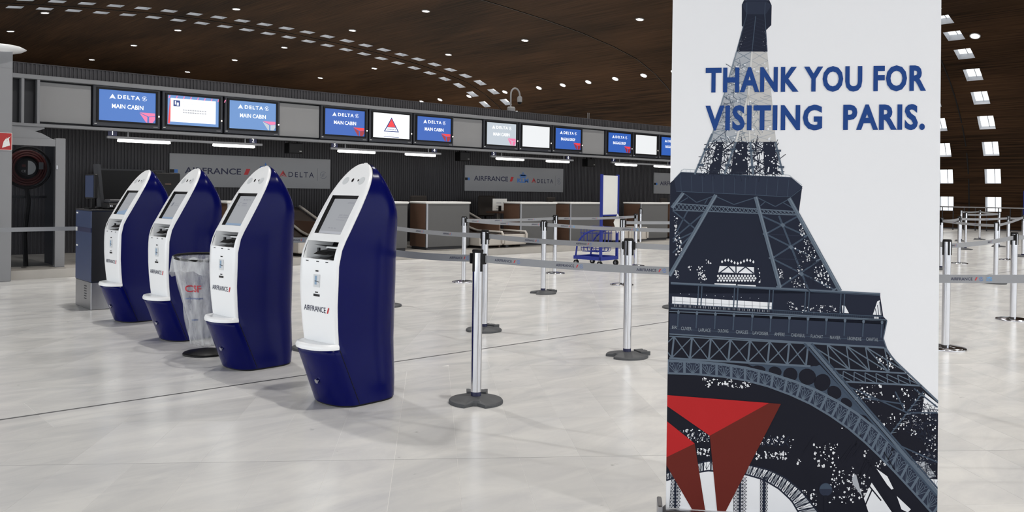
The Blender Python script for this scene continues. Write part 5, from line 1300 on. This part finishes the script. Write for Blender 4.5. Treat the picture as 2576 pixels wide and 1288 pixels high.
# --- legs with cross bracing
A = Art()
A.poly(P2((105, 326), (1000, 388), (1005, 412), (105, 378)), I_dk, L1)
A.line(c2(95, 326), c2(985, 386), 2.6, I_gd, L3); A.line(c2(95, 376), c2(1003, 412), 2.6, I_gd, L3)
for k in range(30):
    t0, t1 = k / 30, (k + 1) / 30
    a0, a1 = mixp((95, 328), (985, 384), t0), mixp((95, 328), (985, 384), t1); b0, b1 = mixp((95, 374), (1000, 410), t0), mixp((95, 374), (1000, 410), t1)
    A.line(c2(*a0), c2(*b1), 1.7, I_gd, L2); A.line(c2(*a1), c2(*b0), 1.7, I_gd, L2 + .00005)
for a, b in (((400, 270), (545, 335)), ((545, 335), (700, 285)), ((180, 255), (270, 320)), ((270, 320), (390, 275)), ((720, 285), (850, 350)), ((850, 350), (960, 290)), ((205, 285), (130, 330)), ((350, 295), (330, 330)), ((780, 310), (740, 345)), ((905, 320), (975, 360))): A.line(c2(*a), c2(*b), 2.4, I_gm, L2)
cells = (((735, 412), (1018, 420)), ((780, 552), (1082, 568)), ((825, 732), (1170, 748)), ((880, 945), (1290, 965)))
for (p, q), (r, s_) in zip(cells, cells[1:]):
    A.line(c2(*p), c2(*s_), 4.2, I_gm, L2); A.line(c2(*q), c2(*r), 4.2, I_gm, L2 + .00005)
    A.line(c2(*r), c2(*s_), 2.0, I_sl, L2); A.line(mixp(c2(*p), c2(*r), .93), mixp(c2(*p), c2(*r), 1.0), 15, I_gd, L4); A.line(mixp(c2(*q), c2(*s_), .95), mixp(c2(*q), c2(*s_), 1.0), 15, I_gd, L4)
    n_ = mixp(mixp(p, s_, .5), mixp(q, r, .5), .5); A.poly([c2(n_[0] - 20, n_[1] - 4), c2(n_[0], n_[1] - 17), c2(n_[0] + 20, n_[1] - 2), c2(n_[0] + 2, n_[1] + 18)], I_gd, L4)
A.line(c2(876, 418), c2(1092, 962), 5.0, I_gm, L3)
for p, q in (((95, 380), (270, 522)), ((330, 392), (95, 590)), ((95, 610), (255, 535)), ((270, 525), (95, 690)), ((205, 380), (110, 560))): A.line(c2(*p), c2(*q), 3.6, I_gm, L2)
for x0, y0, x1, y1, n in ((1022, 480, 1070, 570, 22), (1050, 590, 1150, 730, 44), (1120, 770, 1260, 950, 60), (990, 650, 1110, 760, 16), (865, 810, 915, 880, 16), (950, 870, 1080, 945, 30), (1000, 760, 1060, 850, 18), (103, 420, 140, 560, 20), (103, 560, 170, 720, 46), (103, 820, 150, 890, 18), (270, 790, 350, 915, 40), (330, 740, 380, 770, 10), (205, 780, 240, 830, 6), (720, 800, 745, 920, 8)):
    speck(A, (c2(x0, y0), c2(x1 - (x1 - x0) * .3, y0), c2(x1, y1), c2(x0 + (x1 - x0) * .25, y1)), n, 0.6, 3.0, I_wh, L3)
web(A, (c2(1040, 590), c2(1100, 590), c2(1270, 950), c2(960, 950)), 60, 1.2, I_dk, L3 + .0001)
for a, b, w_ in (((172, 250), (88, 360), 8.5), ((412, 264), (70, 860), 9.5), ((704, 278), (884, 948), 9.5), ((950, 288), (1327, 972), 10)):
    A.line(c2(*a), c2(*b), w_, I_gd, L5); A.line(c2(a[0] + 6, a[1]), c2(b[0] + 6, b[1]), 1.6, I_lt, L6)
A.build('tower_legs')
# --- pale gaps of the middle
A = Art()
A.poly(P2((440, 787), (693, 797), (693, 843), (430, 835)), I_wh, L2)
for a, b in (((560, 790), (560, 842)), ((440, 838), (505, 790)), ((505, 790), (550, 838)), ((575, 838), (630, 794)), ((630, 794), (690, 842))): A.line(c2(*a), c2(*b), 3.0, I_sl, L3)
for r in range(3):
    for k in range(13): x = 428 + k * 22 + (r % 2) * 11; y = 861 + r * 17; A.poly([c2(x - 9, y), c2(x, y - 11), c2(x + 9, y), c2(x, y + 11)], I_wh, L2)
for k in range(11): x = 458 + k * 23; y = 752 - 12 * math.sin(k * PI / 3.3); A.poly([c2(x - 8, y + 6), c2(x, y - 9), c2(x + 8, y + 6), c2(x, y + 16)], I_wh, L2)
A.poly(P2((402, 915), (560, 920), (560, 930), (402, 924)), I_wh, L2); A.poly(P2((572, 924), (706, 929), (706, 940), (572, 934)), I_wh, L2)
A.poly(P2((90, 1012), (825, 1057), (822, 1106), (90, 1064)), I_wh, L2)
for k in range(13): x = 110 + k * 57; A.line(c2(x, 1010 + k * 3.4), c2(x, 1064 + k * 3.2), 0.8, I_sl, L3)
A.line(c2(90, 1046), c2(822, 1088), 1.2, I_f1, L3)
for k in range(60): x = 95 + k * 12; A.line(c2(x, 1068 + k * .72), c2(x, 1086 + k * .72), 1.1, I_f1 if k % 3 else I_sl, L3)
speck(A, (c2(930, 1040), c2(1010, 1060), c2(1010, 1110), c2(950, 1105)), 22, 0.6, 2.6, I_wh, L3); speck(A, (c2(1040, 1075), c2(1330, 1080), c2(1330, 1130), c2(1040, 1130)), 50, 0.6, 2.6, I_wh, L3)
A.poly(P2((1340, 1078), (1362, 1080), (1392, 1135), (1345, 1132)), I_wh, L2); A.poly(P2((1600, 1048), (1618, 1040), (1632, 1150), (1568, 1145)), I_wh, L2)
for k in range(3): A.line(c2(1585 + k * 16, 1100 - k * 25), c2(1596 + k * 16, 1150), 1.6, I_sl, L3)
A.poly(P2((1575, 1160), (1612, 1162), (1612, 1176), (1575, 1174)), I_wh, L2)
for k in range(10): A.poly([c2(148 + k * 64, 991 + k * 4), c2(151 + k * 64, 988 + k * 4), c2(154 + k * 64, 991 + k * 4), c2(151 + k * 64, 994 + k * 4)], I_wh, L2)
A.build('pale_gaps')
# --- first floor gallery
A = Art()
A.line(c2(80, 912), c2(1622, 992), 4.2, I_gd, L3); A.line(c2(80, 920), c2(1622, 1004), 2.0, I_gm, L3)
for x in (285, 310, 550, 575, 808, 835, 1073, 1100, 1333, 1360): A.line(c2(x, 935 + (x - 285) * .05), c2(x - 8, 1080 + (x - 285) * .055), 3.0, I_gm, L4)
A.line(c2(80, 1066), c2(1645, 1160), 2.0, I_gm, L4); A.line(c2(80, 1098), c2(1668, 1186), 3.6, I_gd, L4)
for k in range(110): x = 830 + k * 7.3; A.line(c2(x, 1113 + k * .41), c2(x, 1134 + k * .42), 0.8, I_gm, L3)
A.poly([c3(60, 20), c3(1430, 92), c3(1425, 180), c3(1440, 236), c3(60, 150)], I_sl, L1)
for k in range(12):
    x = 118 + k * 118; y = 28 + k * 5.9
    A.line(c3(x, y - 24), c3(x - 6, y + 82), 3.4, I_gm, L4); A.poly([c3(x - 9, y - 18), c3(x, y - 30), c3(x + 9, y - 18), c3(x + 6, y - 4), c3(x - 6, y - 4)], I_gd, L5)
A.line(c3(60, 118), c3(1430, 196), 1.2, I_gm, L3); A.line(c3(60, 152), c3(1432, 238), 3.4, I_gd, L4); A.line(c3(60, 8), c3(1447, 66), 2.4, I_gd, L4)
A.path([c3(1447, 66), c3(1438, 112), c3(1424, 180), c3(1446, 246), c3(1500, 330)], 2.6, I_gd, L4)
A.build('gallery')
A = Art(); mb = A.mb
for nm, x, y in (('CUVIER', 168, 128), ('LAPLACE', 285, 138), ('DULONG', 403, 143), ('CHASLES', 523, 150), ('LAVOISIER', 641, 158), ('AMPERE', 762, 165), ('CHEVREUL', 880, 171), ('FLACHAT', 1000, 179), ('NAVIER', 1117, 185), ('LEGENDRE', 1240, 193), ('CHAPTAL', 1353, 197)):
    p = bp(*c3(x, y)); q = bp(*c3(x + 10, y + 0.5)); ex = Vector((q[0] - p[0], 0, q[1] - p[1])).normalized()
    wpx = (len(nm) * 11.5) / 2.535; wm = bp(*c3(x + 10 * 1, y))[0] - p[0]; wm = wm / 10 * len(nm) * 11.0
    mb.text(nm, (p[0], 0, p[1]), ex, (0, 0, 1), L6, I_nm, 0, 0, w=wm, h=0.0135, center=True)
q = bp(*c3(76, 120)); mb.text('ER', (q[0], 0, q[1]), (1, 0, 0), (0, 0, 1), L6, I_nm, 0.001, 0, h=0.0135)
A.build('frieze_names')
# --- lattice girder and arch
A = Art()
A.line(c3(60, 166), c3(945, 214), 3.2, I_gd, L3); A.line(c3(60, 306), c3(960, 358), 5.0, I_gd, L3)
vx = [90, 205, 325, 450, 575, 700, 825, 945]; 
def top(x): return 166 + (x - 60) * .0545
def bot(x): return 302 + (x - 60) * .060
for x in vx: A.line(c3(x, top(x)), c3(x - 14, bot(x)), 4.6, I_gd, L4)
for a, b in zip([-30] + vx, vx):
    A.line(c3(a, top(a)), c3(b - 14, bot(b)), 2.8, I_gd, L3); A.line(c3(b, top(b)), c3(a - 14, bot(a)), 2.8, I_gd, L3 + .00006)
# right-hand lattice panels
rq = (c3(945, 212), c3(1432, 242), c3(1588, 405), c3(1085, 372)); lattice(A, rq, 4, 1, 3.0, I_gd, L3)
A.line(rq[3], rq[2], 4.0, I_gd, L4); rq2 = (c3(1100, 385), c3(1585, 418), c3(1670, 482), c3(1165, 455)); lattice(A, rq2, 7, 1, 2.4, I_gd, L3, frame=False); A.line(rq2[3], rq2[2], 4.4, I_gd, L4)
A.path([c3(1432, 242), c3(1500, 325), c3(1590, 410), c3(1790, 600)], 4.6, I_gd, L4)
A.build('lattice_girder')
A = Art()
def outer(t): pts = ((50, 322), (230, 330), (400, 345), (550, 368), (700, 404), (850, 452), (1000, 512), (1130, 580), (1250, 655), (1360, 742), (1450, 828), (1560, 940), (1680, 1070), (1800, 1210)); return seg(pts, t)
def inner(t): pts = ((50, 402), (230, 408), (400, 424), (550, 448), (690, 486), (830, 538), (960, 598), (1085, 672), (1200, 752), (1310, 845), (1400, 932), (1510, 1045), (1620, 1165), (1740, 1300)); return seg(pts, t)
def seg(pts, t):
    t = max(0, min(.99999, t)) * (len(pts) - 1); i = int(t); return mixp(pts[i], pts[i + 1], t - i)
NA = 52
# spandrel: grey web above the arch with round-headed openings
A.poly([c3(560, 345), c3(960, 360), c3(1020, 350), c3(1330, 680), c3(1250, 655), c3(1130, 580), c3(1000, 512), c3(850, 452), c3(700, 404)], I_gm, L1)
for x, y, rx, ry, an in ((630, 375, 44, 22, .15), (735, 392, 42, 32, .25), (832, 412, 46, 46, .3), (940, 425, 56, 52, .35), (1035, 462, 52, 56, .5), (1112, 525, 48, 40, .6), (1190, 590, 40, 26, .6), (995, 322, 30, 36, .2)):
    A.poly([c3(x + rx * math.cos(t) * math.cos(an) - ry * math.sin(t) * math.sin(an), y + rx * math.cos(t) * math.sin(an) + ry * math.sin(t) * math.cos(an)) for t in [2 * PI * k / 18 for k in range(18)]], I_bk, L2)
for k in range(NA):
    t0, t1 = k / NA, (k + 1) / NA; A.poly([c3(*outer(t0)), c3(*outer(t1)), c3(*inner(t1)), c3(*inner(t0))], I_sl, L3)
A.path([c3(*outer(k / NA)) for k in range(NA + 1)], 6.5, I_gd, L5); A.path([c3(*inner(k / NA)) for k in range(NA + 1)], 5.0, I_gd, L5)
NB = 22
for k in range(NB + 1):
    t = k / NB; o_, i_ = outer(t), inner(t); A.line(c3(*o_), c3(*i_), 6.5, I_gd, L4)
    if k < NB:
        tm = (k + .5) / NB; ic = inner(tm)
        for f in (-.42, -.25, -.08, .08, .25, .42): q = mixp(inner(tm + f / NB), outer(tm + f / NB), .8 - abs(f) * .5); A.line(c3(*mixp(ic, inner(tm), 1)), c3(*q), 1.5, I_gd, L4)
        for f in (-.25, .25):
            cc = mixp(inner(tm + f / NB), outer(tm + f / NB), .76); A.path([c3(cc[0] + 11 * math.cos(a), cc[1] + 11 * math.sin(a)) for a in [2 * PI * j / 7 for j in range(8)]], 1.3, I_gd, L4 + .00005)
A.build('arch')
# --- diagonal leg and ironwork on the right
A = Art()
for d, w_, m in ((0, 7, I_gd), (-26, 5, I_gm), (22, 4.5, I_gm)): A.line(c3(945 + d, 212), c3(1790 + d, 1185), w_, m, L6)
for x0, y0, x1, y1, n in ((1230, 480, 1420, 590, 60), (1380, 290, 1500, 380, 36), (1480, 500, 1700, 640, 40), (1390, 660, 1500, 740, 16), (1520, 660, 1620, 760, 26), (1600, 620, 1760, 800, 70), (1600, 900, 1760, 1050, 60), (1690, 800, 1760, 900, 24)):
    speck(A, (c3(x0, y0), c3(x1, y0), c3(x1, y1), c3(x0, y1)), n, 0.6, 3.4, I_wh, L2)
A.poly(P3((1690, 530), (1790, 610), (1790, 660), (1670, 650)), I_wh, L2); A.poly(P3((1700, 1075), (1770, 1080), (1770, 1150), (1745, 1130)), I_wh, L2); A.poly(P3((1600, 965), (1690, 960), (1760, 1060), (1700, 1075)), I_f1, L2)
web(A, (c3(1600, 560), c3(1770, 620), c3(1770, 900), c3(1560, 760)), 150, 1.3, I_dk, L3); web(A, (c3(1600, 900), c3(1770, 900), c3(1770, 1100), c3(1640, 1000)), 70, 1.2, I_dk, L3)
for a, b in (((1470, 790), (1680, 520)), ((1210, 490), (1590, 660)), ((1300, 560), (1560, 600)), ((1520, 860), (1770, 970)), ((1590, 655), (1770, 655)), ((1500, 520), (1560, 640)), ((1620, 500), (1770, 620))): A.line(c3(*a), c3(*b), 3.6, I_gm, L4)
for k in range(9): t = k / 9; A.line(c3(*mixp((1462, 785), (1670, 520), t)), c3(*mixp((1495, 795), (1700, 530), t + .06)), 1.2, I_lt, L5)
A.build('diagonal_leg')
# --- gaps and far arch seen under the main arch
A = Art()
for x0, y0, x1, y1, n in ((270, 430, 470, 490, 44), (470, 455, 600, 495, 26), (590, 425, 640, 455, 10), (110, 760, 220, 830, 40), (160, 765, 320, 840, 60), (240, 880, 320, 930, 30), (640, 800, 790, 860, 44), (600, 900, 820, 950, 60), (810, 820, 850, 880, 8), (980, 850, 1140, 1010, 60), (1080, 1000, 1240, 1230, 70), (1220, 1050, 1340, 1200, 46), (1400, 910, 1480, 1000, 20), (1370, 960, 1440, 1010, 10), (900, 1140, 1000, 1280, 40), (1300, 890, 1330, 930, 8), (1160, 720, 1190, 760, 4), (870, 940, 900, 980, 6)):
    speck(A, (c3(x0, y0), c3(x1, y0), c3(x1, y1), c3(x0, y1)), n, 0.7, 3.8, I_wh, L2)
for k in range(4): x = 650 + k * 42; A.line(c3(x, 805), c3(x + 46, 870), 3.5, I_dk, L3); A.line(c3(x + 46, 805), c3(x, 870), 3.5, I_dk, L3)
for k in range(8): x = 130 + k * 26; A.line(c3(x, 765), c3(x + 28, 832), 2.2, I_dk, L3); A.line(c3(x + 28, 765), c3(x, 832), 2.2, I_dk, L3)
def far_o(t): return seg(((40, 1040), (130, 1010), (300, 960), (560, 985), (700, 1020), (800, 1070), (900, 1150), (1010, 1290)), t)
def far_i(t): return seg(((40, 1085), (130, 1060), (300, 1022), (540, 1045), (660, 1080), (760, 1140), (840, 1215), (890, 1300)), t)
for k in range(30):
    t0, t1 = k / 30, (k + 1) / 30; A.poly([c3(*far_o(t0)), c3(*far_o(t1)), c3(*far_i(t1)), c3(*far_i(t0))], I_f1 if k % 2 else I_wh, L3)
    A.line(c3(*far_o(t0)), c3(*far_i(t0)), 3.2, I_dk, L4); m_ = mixp(far_o((t0 + t1) / 2), far_i((t0 + t1) / 2), .9)
    for f in (0, .5, 1): A.line(c3(*m_), c3(*far_o(t0 + (t1 - t0) * f)), 1.0, I_dk, L4)
A.poly([c3(*far_i(k / 20)) for k in range(21)] + [c3(890, 1310), c3(40, 1310)], I_wh, L3)
A.path([c3(*far_i(k / 24)) for k in range(25)], 4.0, I_dk, L5); A.path([c3(*far_o(k / 24)) for k in range(25)], 4.0, I_dk, L5)
for x0, w_ in ((60, 80), (470, 85), (640, 50)):
    lattice(A, (c3(x0 + (14 if x0 < 100 else 0), 1065), c3(x0 + w_, 1065), c3(x0 + w_ - (4 if x0 > 100 else 14), 1290), c3(x0, 1290)), 3, 10, 1.1, I_dk, L5, frame=True)
    A.line(c3(x0 + w_ * .5, 1065), c3(x0 + w_ * .45, 1290), 5.0, I_dk, L5 + .0002)
A.poly(P3((1350, 1100), (1480, 1290), (1400, 1300), (1330, 1290), (1300, 1200)), I_wh, L3); A.poly(P3((1380, 1010), (1450, 1060), (1490, 1140), (1470, 1145)), I_wh, L3); A.poly(P3((1225, 1070), (1250, 1045), (1290, 1190), (1230, 1110)), I_f1, L3); A.poly(P3((1510, 1185), (1600, 1270), (1580, 1290), (1540, 1270)), I_wh, L3)
for k in range(26): a = rnd.uniform(-1.2, -.9) if k % 2 else rnd.uniform(.8, 1.1); x, y = rnd.uniform(880, 1500), rnd.uniform(900, 1280); A.line(c3(x, y), c3(x + 130 * math.cos(a), y + 130 * math.sin(a)), 3.4, I_bk, L4)
A.poly([c3(1057 + 42 * math.cos(2 * PI * k / 24), 1143 + 42 * math.sin(2 * PI * k / 24)) for k in range(24)], I_sl, L5); A.poly([c3(1057 + 38 * math.cos(t), 1140 + 36 * math.sin(t)) for t in [PI + PI * k / 12 for k in range(13)]], I_gm, L6)
A.line(c3(1057, 1180), c3(1057, 1295), 8, I_bk, L5)
A.build('far_arch')
# --- red triangle logo and the words
A = Art()
A.poly(P3((40, 541), (695, 592), (318, 800), (40, 607)), I_red, L7); A.build('red_facet')
A = Art(); A.poly(P3((695, 592), (771, 598), (405, 1310), (368, 1310), (318, 800)), I_dr, L7); A.build('dark_red_facet')
A = Art(); A.poly(P3((40, 704), (222, 850), (40, 938)), I_red, L7); A.build('red_facet')
A = Art(); A.poly(P3((40, 938), (222, 850), (294, 1310), (228, 1310), (40, 985)), I_dr, L7); A.build('dark_red_facet')
def words(t, pl, pr, cap_l, cap_r, nm):
    p, q = bp(*pl), bp(*pr); u = bp(*cap_l); ex = Vector((q[0] - p[0], 0, q[1] - p[1])); W_ = ex.length; ex.normalize()
    mb = MB(); mb.text(t, (p[0], 0, p[1]), ex, Vector((-ex.z, 0, ex.x)) if False else Vector((0, 0, 1)), L7, I_tx, 0, 0, w=W_, h=u[1] - p[1], bold=0.036, space=1.09); mb.build(nm, sheet)
words('THANK YOU FOR', (1774.5, 233), (2329, 228.5), (1774.5, 171), (2329, 166), 'lettering')
words('VISITING  PARIS.', (1773.8, 328), (2326, 326.5), (1773.8, 266), (2326, 263), 'lettering')
